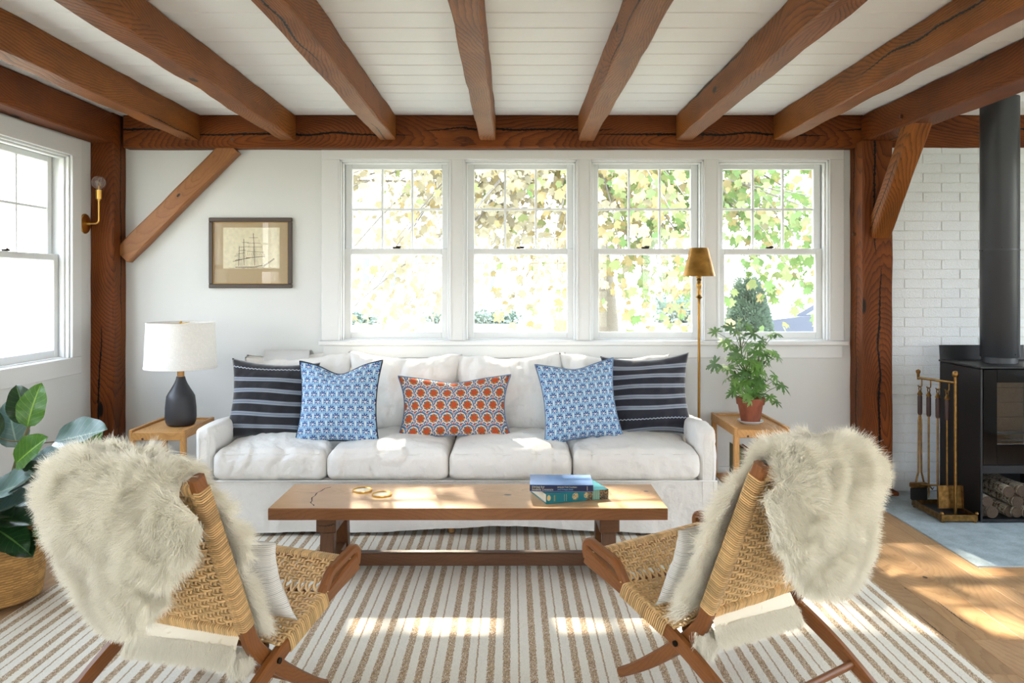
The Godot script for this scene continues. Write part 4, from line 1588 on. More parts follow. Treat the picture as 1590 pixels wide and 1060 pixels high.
	# two small brass-rimmed glass coasters
	var brass := mat("brass", Color(0.84, 0.67, 0.36), 0.28, 1.0)
	var mir := mat("coaster_glass", Color(0.86, 0.85, 0.80), 0.08)
	for q in [[Vector3(-0.703, 0.3322, -3.800), "round brass-rimmed coaster nearer the sofa on the coffee table"], [Vector3(-0.600, 0.3322, -3.724), "round brass-rimmed coaster nearer the camera on the coffee table"]]:
		var c := thing("coaster", q[1], "coaster", q[0], 0.0, "brass coasters")
		part("rim", MB.new().lathe([Vector2(0.041, 0.002), Vector2(0.0415, 0.0), Vector2(0.046, 0.0), Vector2(0.0465, 0.004), Vector2(0.0455, 0.0085), Vector2(0.044, 0.0085), Vector2(0.041, 0.002)], 40), brass, c)
		part("disc", MB.new().lathe([Vector2(0.0, 0.0008), Vector2(0.0415, 0.0008), Vector2(0.0415, 0.003), Vector2(0.0, 0.003)], 32), mir, c)

# ------------------------------------------------------------------ oak end tables
func end_table(label: String, x0: float, x1: float, z0: float, z1: float) -> Node3D:
	# z0 front, z1 back
	var w := x1 - x0
	var d := z0 - z1
	var o := thing("end_table", label, "table", Vector3((x0 + x1) / 2, 0, (z0 + z1) / 2), 0.0, "oak end tables beside the sofa")
	var hw := w / 2
	var hd := d / 2
	part("tabletop", MB.new().box(Vector3(0, 0.481, 0), Vector3(w - 0.036, 0.014, d - 0.02), 0.001, Basis(), Vector3(0, 0, 1)), M.oak_light, o)
	for s in [-1.0, 1.0]:
		var a := MB.new()
		a.off = Vector2(0.2 * s, 0.4)
		a.box(Vector3(s * (hw - 0.009), 0.476, 0), Vector3(0.018, 0.050, d), 0.003)
		part("side_rail", a, M.oak_light, o)
	part("front_rail", MB.new().box(Vector3(0, 0.464, hd - 0.009), Vector3(w - 0.036, 0.045, 0.018), 0.002), M.oak_light, o)
	part("back_rail", MB.new().box(Vector3(0, 0.471, -hd + 0.009), Vector3(w - 0.036, 0.052, 0.018), 0.002), M.oak_light, o)
	for sx in [-1.0, 1.0]:
		for sz in [-1.0, 1.0]:
			var l := MB.new()
			l.off = Vector2(sx * 0.3, sz * 0.2)
			l.box(Vector3(sx * (hw - 0.016), 0.243, sz * (hd - 0.016)), Vector3(0.030, 0.484, 0.030), 0.003)
			part("leg", l, M.oak_light, o)
	return o

func build_side_tables() -> void:
	end_table("small oak end table carrying the grey lamp", -2.11, -1.80, -4.45, -4.89)
	var o := end_table("small oak end table carrying the potted geranium", 1.245, 1.56, -4.53, -5.06)
	part("shelf", MB.new().box(Vector3(0, 0.12, 0), Vector3(0.29, 0.014, 0.49), 0.002, Basis(), Vector3(0, 0, 1)), M.oak_light, o)
	# books leaning on its shelf
	var olive := mat("olive_cover", Color(0.40, 0.39, 0.28), 0.6)
	var red := mat("red_cover", Color(0.62, 0.16, 0.14), 0.6)
	var i := 0
	for q in [[1.305, 0.24, olive, "olive book standing on the lower shelf of the geranium table"], [1.352, 0.23, red, "red book standing on the lower shelf of the geranium table"]]:
		var b := thing("upright_book", q[3], "book", Vector3(q[0], 0.1275, -4.70), 0.0, "books under the geranium table")
		var h: float = q[1]
		part("cover", MB.new().box(Vector3(-0.014, h / 2, 0), Vector3(0.004, h, 0.18), 0.001), q[2], b)
		part("cover", MB.new().box(Vector3(0.014, h / 2, 0), Vector3(0.004, h, 0.18), 0.001), q[2], b)
		part("spine", MB.new().box(Vector3(0, h / 2, 0.09), Vector3(0.032, h, 0.004), 0.001), q[2], b)
		part("pages", MB.new().box(Vector3(0, h / 2, -0.002), Vector3(0.024, h - 0.008, 0.175), 0.001), M.book_pages, b)

# ------------------------------------------------------------------ lamps
func build_lamps() -> void:
	# table lamp
	var o := thing("table_lamp", "table lamp with dark grey bottle base and white drum shade", "lamp", Vector3(-1.918, 0.4885, -4.68))
	var grey := mat("grey_ceramic", Color(0.20, 0.205, 0.225), 0.45)
	var prof := [Vector2(0, 0), Vector2(0.066, 0.0), Vector2(0.075, 0.005), Vector2(0.083, 0.022), Vector2(0.0865, 0.05), Vector2(0.0855, 0.10), Vector2(0.081, 0.145), Vector2(0.078, 0.168), Vector2(0.069, 0.185), Vector2(0.052, 0.213), Vector2(0.037, 0.24), Vector2(0.028, 0.262), Vector2(0.0235, 0.281), Vector2(0.0, 0.281)]
	part("base", MB.new().lathe(prof, 40), grey, o)
	part("neck", MB.new().lathe([Vector2(0.0, 0.281), Vector2(0.020, 0.281), Vector2(0.0195, 0.326), Vector2(0.0, 0.326)], 24), M.oak_light, o)
	var linen := mat("shade_linen", Color(0.96, 0.95, 0.925), 0.95)
	linen.backlight_enabled = true
	linen.backlight = Color(0.3, 0.29, 0.28)
	linen.albedo_texture = tex(paint(128, 128, func(u, v):
		var q: float = 0.95 + 0.05 * hash2(int(u * 128), int(v * 16)) * hash2(int(u * 16) + 5, int(v * 128)) * 1.6
		q = minf(q, 1.0)
		return Color(q, q, q)))
	linen.uv1_scale = Vector3(6, 6, 1)
	var sh := [Vector2(0.196, 0.330), Vector2(0.1995, 0.331), Vector2(0.186, 0.592), Vector2(0.1825, 0.592), Vector2(0.196, 0.330)]
	var shade := part("shade", MB.new().lathe(sh, 56), linen, o)
	part("hem", MB.new().lathe([Vector2(0.1995, 0.330), Vector2(0.2012, 0.332), Vector2(0.2008, 0.341), Vector2(0.1992, 0.342)], 56), linen, shade)
	part("hem", MB.new().lathe([Vector2(0.1872, 0.581), Vector2(0.1885, 0.582), Vector2(0.1882, 0.592), Vector2(0.185, 0.594)], 56), linen, shade)
	var br := M.brass as StandardMaterial3D
	var sp := MB.new()
	for k in 3:
		var a := TAU * k / 3.0 + 0.4
		sp.tube([Vector3(0, 0.587, 0), Vector3(cos(a) * 0.184, 0.587, sin(a) * 0.184)], 0.0018, 6)
	sp.tube([Vector3(0, 0.326, 0), Vector3(0, 0.59, 0)], 0.004, 8)
	part("harp", sp, br, o)
	part("finial", MB.new().lathe([Vector2(0, 0.588), Vector2(0.006, 0.588), Vector2(0.009, 0.594), Vector2(0.006, 0.601), Vector2(0, 0.602)], 16), br, o)

	# brass floor lamp behind the sofa arm
	var old := mat("aged_brass", Color(0.74, 0.56, 0.29), 0.42, 1.0)
	old.albedo_texture = tex(paint(128, 128, func(u, v):
		var q: float = 0.85 + 0.2 * M.nf.get_noise_2d(u * 4.0, v * 14.0)
		return Color(q, q, q)))
	o = thing("floor_lamp", "slim brass floor lamp with small cone shade behind the sofa arm", "lamp", Vector3(1.150, 0, -4.97))
	part("base", MB.new().lathe([Vector2(0, 0), Vector2(0.115, 0.0), Vector2(0.115, 0.008), Vector2(0.10, 0.014), Vector2(0.04, 0.02), Vector2(0.015, 0.035), Vector2(0, 0.036)], 32), old, o)
	part("pole", MB.new().tube([Vector3(0, 0.03, 0), Vector3(0, 1.24, 0)], 0.0082, 14), old, o)
	var orn := [Vector2(0.0085, 1.18), Vector2(0.0085, 1.208), Vector2(0.012, 1.214), Vector2(0.022, 1.222), Vector2(0.014, 1.230), Vector2(0.010, 1.238), Vector2(0.013, 1.255), Vector2(0.009, 1.268), Vector2(0.014, 1.285), Vector2(0.017, 1.300), Vector2(0.010, 1.318), Vector2(0.013, 1.324), Vector2(0.016, 1.330), Vector2(0.009, 1.338), Vector2(0.016, 1.342), Vector2(0.016, 1.37), Vector2(0, 1.37)]
	part("turned_stem", MB.new().lathe(orn, 24), old, o)
	var fsh := [Vector2(0.0960, 1.352), Vector2(0.0985, 1.352), Vector2(0.0555, 1.525), Vector2(0.0535, 1.525), Vector2(0.0960, 1.352)]
	part("shade", MB.new().lathe(fsh, 40), old, o)
	var spi := MB.new()
	for k in 3:
		var a := TAU * k / 3.0
		spi.tube([Vector3(0, 1.50, 0), Vector3(cos(a) * 0.058, 1.515, sin(a) * 0.058)], 0.0015, 6)
	spi.tube([Vector3(0, 1.36, 0), Vector3(0, 1.51, 0)], 0.004, 8)
	part("spider", spi, old, o)

	# wall sconce on the left wall next to the corner post
	o = thing("wall_sconce", "brass wall sconce with bare globe bulb beside the corner post", "lamp", Vector3(LEFT_X + 0.0008, 1.672, -4.935))
	var px := Basis(Vector3(0, 1, 0), Vector3(1, 0, 0), Vector3(0, 0, -1))
	part("backplate", MB.new().lathe([Vector2(0, 0.0), Vector2(0.060, 0.0), Vector2(0.061, 0.004), Vector2(0.057, 0.010), Vector2(0.02, 0.016), Vector2(0, 0.017)], 36, Transform3D(px, Vector3.ZERO)), br, o)
	part("collar", MB.new().lathe([Vector2(0.0, 0.015), Vector2(0.011, 0.015), Vector2(0.010, 0.03), Vector2(0.007, 0.042), Vector2(0, 0.042)], 18, Transform3D(px, Vector3.ZERO)), br, o)
	var ap := [Vector3(0.02, 0, 0)]
	for i in 9:
		var a := PI / 2 * i / 8.0
		ap.append(Vector3(0.062 + 0.024 * sin(a), 0.024 - 0.024 * cos(a), 0))
	ap.append(Vector3(0.086, 0.145, 0))
	part("arm", MB.new().tube(ap, 0.0055, 12), br, o)
	part("socket", MB.new().lathe([Vector2(0, 0.140), Vector2(0.009, 0.140), Vector2(0.009, 0.148), Vector2(0.017, 0.150), Vector2(0.0185, 0.205), Vector2(0.015, 0.206), Vector2(0, 0.2)], 24, Transform3D(Basis(), Vector3(0.086, 0, 0))), br, o)
	var gl := mat("bulb_glass", Color(1, 1, 1, 0.05), 0.0)
	gl.transparency = BaseMaterial3D.TRANSPARENCY_ALPHA
	var bp := []
	for i in 15:
		var a := lerpf(-PI / 2 + 0.35, PI / 2, i / 14.0)
		bp.append(Vector2(0.0405 * cos(a), 0.251 + 0.0405 * sin(a)))
	bp.push_front(Vector2(0.013, 0.203))
	var bulb := part("bulb", MB.new().lathe(bp, 32, Transform3D(Basis(), Vector3(0.086, 0, 0))), gl, o)
	var fil := MB.new()
	var fp := []
	for i in 25:
		var a := TAU * i / 8.0
		fp.append(Vector3(0.086 + 0.011 * cos(a), 0.228 + 0.034 * absf(sin(a * 0.5)), 0.011 * sin(a)))
	fil.tube(fp, 0.0007, 5)
	fil.tube([Vector3(0.086, 0.203, 0), Vector3(0.086, 0.232, 0)], 0.003, 8)
	part("filament", fil, br, bulb)

# ------------------------------------------------------------------ framed ship print
func build_picture() -> void:
	var o := thing("framed_print", "framed sepia print of a three-masted sailing ship on the white wall", "picture", Vector3(-1.667, 1.502, WALL_Z + 0.0008))
	var fm := mat("grey_frame_wood", Color(0.30, 0.255, 0.225), 0.5)
	var w := 0.530
	var h := 0.449
	var t := 0.027
	part("frame_rail", MB.new().box(Vector3(0, h / 2 - t / 2, 0.013), Vector3(w, t, 0.026), 0.004), fm, o)
	part("frame_rail", MB.new().box(Vector3(0, -h / 2 + t / 2, 0.013), Vector3(w, t, 0.026), 0.004), fm, o)
	part("frame_stile", MB.new().box(Vector3(-w / 2 + t / 2, 0, 0.013), Vector3(t, h - 2 * t, 0.026), 0.004), fm, o)
	part("frame_stile", MB.new().box(Vector3(w / 2 - t / 2, 0, 0.013), Vector3(t, h - 2 * t, 0.026), 0.004), fm, o)
	var gilt := mat("gilt_slip", Color(0.70, 0.55, 0.30), 0.4, 0.7)
	var iw := w - 2 * t
	var ih := h - 2 * t
	var sl := MB.new()
	sl.box(Vector3(0, ih / 2 - 0.002, 0.011), Vector3(iw, 0.004, 0.012), 0.001)
	sl.box(Vector3(0, -ih / 2 + 0.002, 0.011), Vector3(iw, 0.004, 0.012), 0.001)
	sl.box(Vector3(-iw / 2 + 0.002, 0, 0.011), Vector3(0.004, ih, 0.012), 0.001)
	sl.box(Vector3(iw / 2 - 0.002, 0, 0.011), Vector3(0.004, ih, 0.012), 0.001)
	part("slip", sl, gilt, o)
	var mm := mat("tan_mount", Color(0.66, 0.57, 0.42), 0.8)
	part("mount", MB.new().box(Vector3(0, 0, 0.004), Vector3(iw, ih, 0.004), 0.0), mm, o)
	# the print: a ship drawn in brown lines, in 0..1 with y down
	var im := Image.create(512, 384, false, Image.FORMAT_RGB8)
	var fb := noise(301, 0.02, 3)
	for y in 384:
		for x in 512:
			var g := 0.96 + 0.05 * fb.get_noise_2d(x, y)
			im.set_pixel(x, y, Color(0.885 * g, 0.845 * g, 0.72 * g))
	var line := func(ax: float, ay: float, bx: float, by: float, wd: float, c: Color) -> void:
		var n := int(Vector2((bx - ax) * 512, (by - ay) * 384).length()) + 1
		for i in n + 1:
			var px := lerpf(ax, bx, float(i) / n) * 512.0
			var py := lerpf(ay, by, float(i) / n) * 384.0
			for dy in range(-2, 3):
				for dx in range(-2, 3):
					if dx * dx + dy * dy <= wd * wd * 1.7 and px + dx >= 0 and px + dx < 511 and py + dy >= 0 and py + dy < 383:
						im.set_pixel(int(px + dx), int(py + dy), im.get_pixel(int(px + dx), int(py + dy)).lerp(c, 0.85))
	var ink := Color(0.26, 0.19, 0.13)
	var soft := Color(0.55, 0.46, 0.34)
	# masts: base x, top x, base y, top y
	for q in [[0.37, 0.365, 0.92, 0.28], [0.56, 0.535, 0.92, 0.14], [0.275, 0.285, 0.93, 0.46]]:
		line.call(q[0], q[2], q[1], q[3], 1.6, ink)
		for s in [-1.0, 1.0]:
			for j in 3:
				line.call(q[0] + s * (0.03 + 0.02 * j), 0.93, lerpf(q[0], q[1], 0.5), lerpf(q[2], q[3], 0.45 + 0.12 * j), 0.6, ink)
	# yards and furled sails
	for q in [[0.46, 0.245, 0.61, 0.245, 1.3], [0.42, 0.375, 0.66, 0.378, 1.5], [0.44, 0.47, 0.69, 0.47, 1.4], [0.42, 0.575, 0.72, 0.60, 1.3], [0.41, 0.74, 0.735, 0.70, 2.0], [0.34, 0.36, 0.45, 0.36, 1.3], [0.30, 0.475, 0.46, 0.465, 1.5], [0.28, 0.56, 0.40, 0.55, 1.2], [0.24, 0.65, 0.36, 0.62, 1.2], [0.21, 0.80, 0.47, 0.74, 1.8], [0.17, 0.83, 0.33, 0.78, 1.2], [0.20, 0.70, 0.27, 0.68, 1.0]]:
		line.call(q[0], q[1], q[2], q[3], q[4], ink)
	for j in 9:
		line.call(0.43 + j * 0.033, 0.61 + 0.02 * sin(j * 1.3), 0.44 + j * 0.035, 0.69, 0.8, soft)
		line.call(0.45 + j * 0.028, 0.48, 0.455 + j * 0.029, 0.56, 0.7, soft)
	for q in [[0.68, 0.47, 0.735, 0.70], [0.66, 0.378, 0.69, 0.47], [0.61, 0.245, 0.66, 0.378], [0.735, 0.70, 0.68, 0.93], [0.45, 0.36, 0.46, 0.465], [0.24, 0.65, 0.17, 0.83], [0.70, 0.60, 0.80, 0.90], [0.28, 0.56, 0.2, 0.70]]:
		line.call(q[0], q[1], q[2], q[3], 0.6, soft)
	# hull and bowsprit
	line.call(0.22, 0.965, 0.56, 0.955, 2.2, ink)
	line.call(0.27, 0.985, 0.60, 0.975, 1.4, ink)
	line.call(0.56, 0.955, 0.74, 0.915, 2.0, ink)
	line.call(0.70, 0.96, 0.74, 0.93, 1.6, ink)
	line.call(0.74, 0.915, 0.90, 0.755, 1.8, ink)
	line.call(0.70, 0.975, 0.90, 0.775, 0.8, soft)
	for j in 5:
		line.call(0.775 + j * 0.03, 0.87 - j * 0.03, 0.785 + j * 0.03, 0.905 - j * 0.03, 1.2, ink)
	for j in 14:
		line.call(0.1 + j * 0.06, 0.985 + 0.008 * sin(j * 2.0), 0.15 + j * 0.06, 0.988, 0.9, soft)
	var pmat := mat("ship_print", Color.WHITE, 0.85)
	pmat.albedo_texture = tex(im)
	var pr := MB.new()
	pr.quad(Vector3(-0.178, -0.100, 0.0066), Vector3(0.183, -0.100, 0.0066), Vector3(0.183, 0.162, 0.0066), Vector3(-0.178, 0.162, 0.0066), Vector3(0, 0, 1))
	for i in 4:
		pr.t[i] = Vector2((pr.v[i].x + 0.178) / 0.361, 1.0 - (pr.v[i].y + 0.100) / 0.262)
	part("print", pr, pmat, o)
	var gl := mat("picture_glass", Color(1, 1, 1, 0.02), 0.0)
	gl.transparency = BaseMaterial3D.TRANSPARENCY_ALPHA
	gl.metallic_specular = 0.3
	part("glass", MB.new().box(Vector3(0, 0, 0.0125), Vector3(iw - 0.001, ih - 0.001, 0.002), 0.0), gl, o)

# ------------------------------------------------------------------ folding cane chairs
# side profile points (f forward, h height) as fitted; local position = (r, h, -f)
func pr(r: float, q: Vector2) -> Vector3:
	return Vector3(r, q.y, -q.x)

func curve_pts(ctrl: Array, n: int) -> Array:
	var c := Curve2D.new()
	for i in ctrl.size():
		var p: Vector2 = ctrl[i]
		var a: Vector2 = ctrl[maxi(i - 1, 0)]
		var b: Vector2 = ctrl[mini(i + 1, ctrl.size() - 1)]
		var tg := (b - a) * 0.22
		c.add_point(p, -tg, tg)
	c.bake_interval = 0.004
	var out := []
	var ln := c.get_baked_length()
	for i in n + 1:
		out.append(c.sample_baked(ln * i / n, true))
	return out

# strands woven between two rails: point(u, v) on the surface, nrm(u, v); u across, v along
func weave(b: MB, nu: int, nv: int, surf: Callable, amp: float, wu: float, wv: float, skip: Vector2) -> void:
	# v strands (pairs along v at nu places), u strands (nv rows across)
	for i in nu:
		for pair in [-0.22, 0.22]:
			var u = (i + 0.5 + pair) / nu
			var path := []
			for j in nv * 4 + 1:
				var v := float(j) / (nv * 4)
				if skip.x > 0.0 and v > skip.x and v < skip.y:
					var lean := (v - (skip.x + skip.y) * 0.5) / (skip.y - skip.x)
					var q: Array = surf.call(clampf(u + (0.30 if pair > 0 else -0.30) * lean / nu * 2.0, 0.0, 1.0), v)
					path.append(q[0])
					continue
				var q2: Array = surf.call(u, v)
				var s := sin(PI * (j * 0.25) + PI * (i % 2))
				path.append(q2[0] + q2[1] * amp * s)
			b.col = Color.WHITE * rng.randf_range(0.78, 1.05)
			strip(b, path, surf.call(u, 0.5)[1], wu, 0.0016)
	for j in nv:
		var v := (j + 0.5) / nv
		if skip.x > 0.0 and v > skip.x and v < skip.y:
			continue
		var path := []
		for i in nu * 4 + 1:
			var u := float(i) / (nu * 4)
			var q: Array = surf.call(u, v)
			var s := -sin(PI * (i * 0.25) + PI * (j % 2))
			path.append(q[0] + q[1] * amp * s)
		b.col = Color.WHITE * rng.randf_range(0.75, 1.05)
		strip(b, path, surf.call(0.5, v)[1], wv, 0.0016)
	b.col = Color.WHITE

# flat band with a slight crown along a path
func strip(b: MB, path: Array, up: Vector3, w: float, t: float) -> void:
	var m := path.size()
	var base := b.v.size()
	for i in m:
		var p: Vector3 = path[i]
		var tg: Vector3 = (path[mini(i + 1, m - 1)] - path[maxi(i - 1, 0)]).normalized()
		var s := tg.cross(up).normalized()
		var n := s.cross(tg)
		b.vert(p - s * w * 0.5 - n * t * 0.5, (-s - n * 0.3).normalized(), Vector2(i, 0))
		b.vert(p - s * w * 0.22 + n * t, (n - s * 0.5).normalized(), Vector2(i, 0.3))
		b.vert(p + s * w * 0.22 + n * t, (n + s * 0.5).normalized(), Vector2(i, 0.7))
		b.vert(p + s * w * 0.5 - n * t * 0.5, (s - n * 0.3).normalized(), Vector2(i, 1))
	for i in m - 1:
		for k in 4:
			var q := base + i * 4
			var k2 := (k + 1) % 4
			b.face(q + k, q + k2, q + 4 + k2); b.face(q + k, q + 4 + k2, q + 4 + k)

# cane wound round a bar between two points: loops of rounded-rectangle shape
func winding(b: MB, a: Vector3, e: Vector3, side: Vector3, hw: float, hs: float, pitch: float) -> void:
	var ax := (e - a).normalized()
	var nn := ax.cross(side).normalized()
	var n := int(a.distance_to(e) / pitch)
	for i in n:
		var c := a.lerp(e, (i + 0.5) / n)
		var path := []
		for k in 13:
			var th := TAU * k / 12.0
			var cs := cos(th)
			var sn := sin(th)
			var p := c + nn * signf(cs) * pow(absf(cs), 0.45) * hw + side * signf(sn) * pow(absf(sn), 0.45) * hs + ax * pitch * (k / 12.0 - 0.5)
			path.append(p)
		b.col = Color.WHITE * rng.randf_range(0.62, 1.06)
		b.tube(path, pitch * 0.46, 6, false, 0.8)
	b.col = Color.WHITE

func make_chair(label: String, at: Vector3, yaw: float) -> Node3D:
	var o := thing("folding_chair", label, "chair", at, yaw, "woven cane folding chairs")
	var cane: StandardMaterial3D = M.cane
	var teak: StandardMaterial3D = M.teak
	# seat rails run from the handle at the front over the pivot into the rear legs
	var rail := curve_pts([Vector2(0.0, 0.372), Vector2(-0.16, 0.318), Vector2(-0.32, 0.262), Vector2(-0.411, 0.222), Vector2(-0.53, 0.160), Vector2(-0.66, 0.078), Vector2(-0.742, 0.016)], 40)
	# back uprights run down over the pivot into the front legs
	var upr := curve_pts([Vector2(-0.685, 0.802), Vector2(-0.59, 0.568), Vector2(-0.50, 0.345), Vector2(-0.462, 0.272), Vector2(-0.400, 0.210), Vector2(-0.30, 0.128), Vector2(-0.20, 0.058), Vector2(-0.130, 0.016)], 44)
	for s in [-1.0, 1.0]:
		var path := []
		var wd := []
		for i in rail.size():
			path.append(pr(s * 0.278, rail[i]))
			var k := float(i) / (rail.size() - 1)
			wd.append(0.046 + 0.014 * (1.0 - smoothstep(0.0, 0.22, k)) - 0.014 * smoothstep(0.7, 1.0, k))
		part("seat_rail", MB.new().bar(path, wd, 0.028, Vector3(1, 0, 0), 0.006), teak, o)
		# grip loop on the front end of the rail
		var gp := curve_pts([Vector2(-0.182, 0.330), Vector2(-0.160, 0.362), Vector2(-0.138, 0.384), Vector2(-0.10, 0.397), Vector2(-0.05, 0.411), Vector2(-0.016, 0.420), Vector2(0.000, 0.414), Vector2(0.006, 0.395), Vector2(0.000, 0.366)], 30)
		var g3 := []
		for q in gp:
			g3.append(pr(s * 0.278, q))
		part("handle", MB.new().bar(g3, 0.030, 0.0285, Vector3(1, 0, 0), 0.006), teak, o)
		var u3 := []
		var uw := []
		for i in upr.size():
			u3.append(pr(s * 0.2475, upr[i]))
			var k := float(i) / (upr.size() - 1)
			uw.append(0.042 + 0.006 * exp(-pow((k - 0.62) / 0.12, 2.0)) - 0.010 * smoothstep(0.8, 1.0, k))
		part("back_upright", MB.new().bar(u3, uw, 0.030, Vector3(1, 0, 0), 0.006), teak, o)
		part("bolt", MB.new().tube([pr(s * 0.2, Vector2(-0.411, 0.222)), pr(s * 0.297, Vector2(-0.411, 0.222))], 0.009, 12), M.lock_metal, o)
		# cane wound round the upright
		var wb := MB.new()
		winding(wb, pr(s * 0.2475, Vector2(-0.672, 0.770)), pr(s * 0.2475, Vector2(-0.498, 0.342)), Vector3(1, 0, 0), 0.0225, 0.0165, 0.0068)
		tag(part("upright_binding", wb, cane, o), "", "", "", "stuff")
	# cross bars
	var bars := [[Vector2(-0.668, 0.765), 0.235], [Vector2(-0.492, 0.322), 0.235], [Vector2(-0.030, 0.372), 0.266], [Vector2(-0.395, 0.244), 0.235], [Vector2(-0.135, 0.300), 0.266], [Vector2(-0.64, 0.09), 0.266], [Vector2(-0.215, 0.066), 0.235]]
	for q in bars:
		part("cross_bar", MB.new().tube([pr(-q[1], q[0]), pr(q[1], q[0])], 0.0125, 12), teak, o)
	# woven back, slightly hollow
	var wv := MB.new()
	weave(wv, 16, 38, func(u, v):
		var r: float = lerpf(-0.240, 0.240, u)
		var q := Vector2(-0.668, 0.765).lerp(Vector2(-0.494, 0.330), v)
		var hol: float = 0.030 * (1.0 - pow(absf(2.0 * u - 1.0), 2.0)) * sin(PI * clampf(v, 0.0, 1.0))
		q += Vector2(-0.93, -0.37) * hol
		return [pr(r, q), Vector3(0, -0.37, 0.93)], 0.0040, 0.0105, 0.0094, Vector2(-1, -1))
	tag(part("back_weave", wv, cane, o), "", "", "", "stuff")
	# bottom and top hems of the back weave
	wv = MB.new()
	winding(wv, pr(-0.235, Vector2(-0.493, 0.326)), pr(0.235, Vector2(-0.493, 0.326)), Vector3(0, 0.37, -0.93), 0.0155, 0.0155, 0.0075)
	winding(wv, pr(-0.235, Vector2(-0.669, 0.767)), pr(0.235, Vector2(-0.669, 0.767)), Vector3(0, 0.37, -0.93), 0.0155, 0.0155, 0.0075)
	tag(part("back_binding", wv, cane, o), "", "", "", "stuff")
	# woven seat with one open row
	wv = MB.new()
	weave(wv, 18, 32, func(u, v):
		var r: float = lerpf(-0.292, 0.292, u)
		var q := Vector2(-0.020, 0.386).lerp(Vector2(-0.405, 0.262), v)
		var edge: float = pow(absf(2.0 * u - 1.0), 6.0)
		var hol: float = 0.028 * (1.0 - pow(absf(2.0 * u - 1.0), 2.0)) * sin(PI * clampf(v, 0.0, 1.0))
		if v < 0.40:
			r *= lerpf(0.90, 1.0, smoothstep(0.33, 0.45, v))
		q += Vector2(0.0, -hol + 0.0 * edge)
		return [pr(r, q), Vector3(0, 0.95, 0.30)], 0.0042, 0.0110, 0.0098, Vector2(0.29, 0.41))
	tag(part("seat_weave", wv, cane, o), "", "", "", "stuff")
	wv = MB.new()
	winding(wv, pr(-0.285, Vector2(-0.022, 0.376)), pr(0.285, Vector2(-0.022, 0.376)), Vector3(0, 0, 1), 0.0160, 0.0155, 0.0078)
	for s in [-1.0, 1.0]:
		winding(wv, pr(s * 0.278, Vector2(-0.175, 0.313)), pr(s * 0.278, Vector2(-0.365, 0.246)), Vector3(1, 0, 0), 0.0255, 0.0165, 0.0075)
	tag(part("seat_binding", wv, cane, o), "", "", "", "stuff")
	return o

# a sheepskin panel: surf(u, v) -> [point, normal, down]; tufts over it
func fleece(o: Node3D, called: String, nu: int, nv: int, surf: Callable, tufts: int, r: RandomNumberGenerator, long: float) -> void:
	var b := MB.new()
	b.grid(nu, nv, func(u, v): return surf.call(u, v)[0])
	part(called, b, M.hide, o, true)
	var tfs := []
	var fn := noise(88, 1.0, 2)
	for i in tufts:
		var u := r.randf()
		var v := r.randf()
		var q: Array = surf.call(u, v)
		var n: Vector3 = q[1]
		var dn: Vector3 = q[2]
		var p0: Vector3 = q[0]
		var fl := Vector3(fn.get_noise_3d(p0.x * 9.0, p0.y * 9.0, p0.z * 9.0), 0.6 * fn.get_noise_3d(p0.x * 9.0 + 40.0, p0.y * 9.0, p0.z * 9.0), 0.3 * fn.get_noise_3d(p0.x * 9.0, p0.y * 9.0 + 70.0, p0.z * 9.0)) * 1.6
		var dir := (n * r.randf_range(0.5, 0.9) + dn * r.randf_range(0.25, 0.9) + fl + Vector3(r.randfn(0, 0.14), r.randfn(0, 0.12), r.randfn(0, 0.14))).normalized()
		var sc := long * r.randf_range(0.65, 1.25)
		var bs := Basis(Quaternion(Vector3.UP, dir)) * Basis(Vector3.UP, r.randf() * TAU)
		tfs.append(Transform3D(bs.scaled(Vector3.ONE * sc), q[0] - n * 0.002))
	scatter(called.replace("hide", "fleece"), M.tuft, M.wool, o, tfs)

func span_at(rows: Array, h: float) -> Vector2:
	# rows: [height, left, right] from top to bottom
	for i in rows.size() - 1:
		if h <= rows[i][0] and h >= rows[i + 1][0]:
			var k: float = (rows[i][0] - h) / maxf(rows[i][0] - rows[i + 1][0], 1e-6)
			return Vector2(lerpf(rows[i][1], rows[i + 1][1], k), lerpf(rows[i][2], rows[i + 1][2], k))
	return Vector2(rows[-1][1], rows[-1][2])

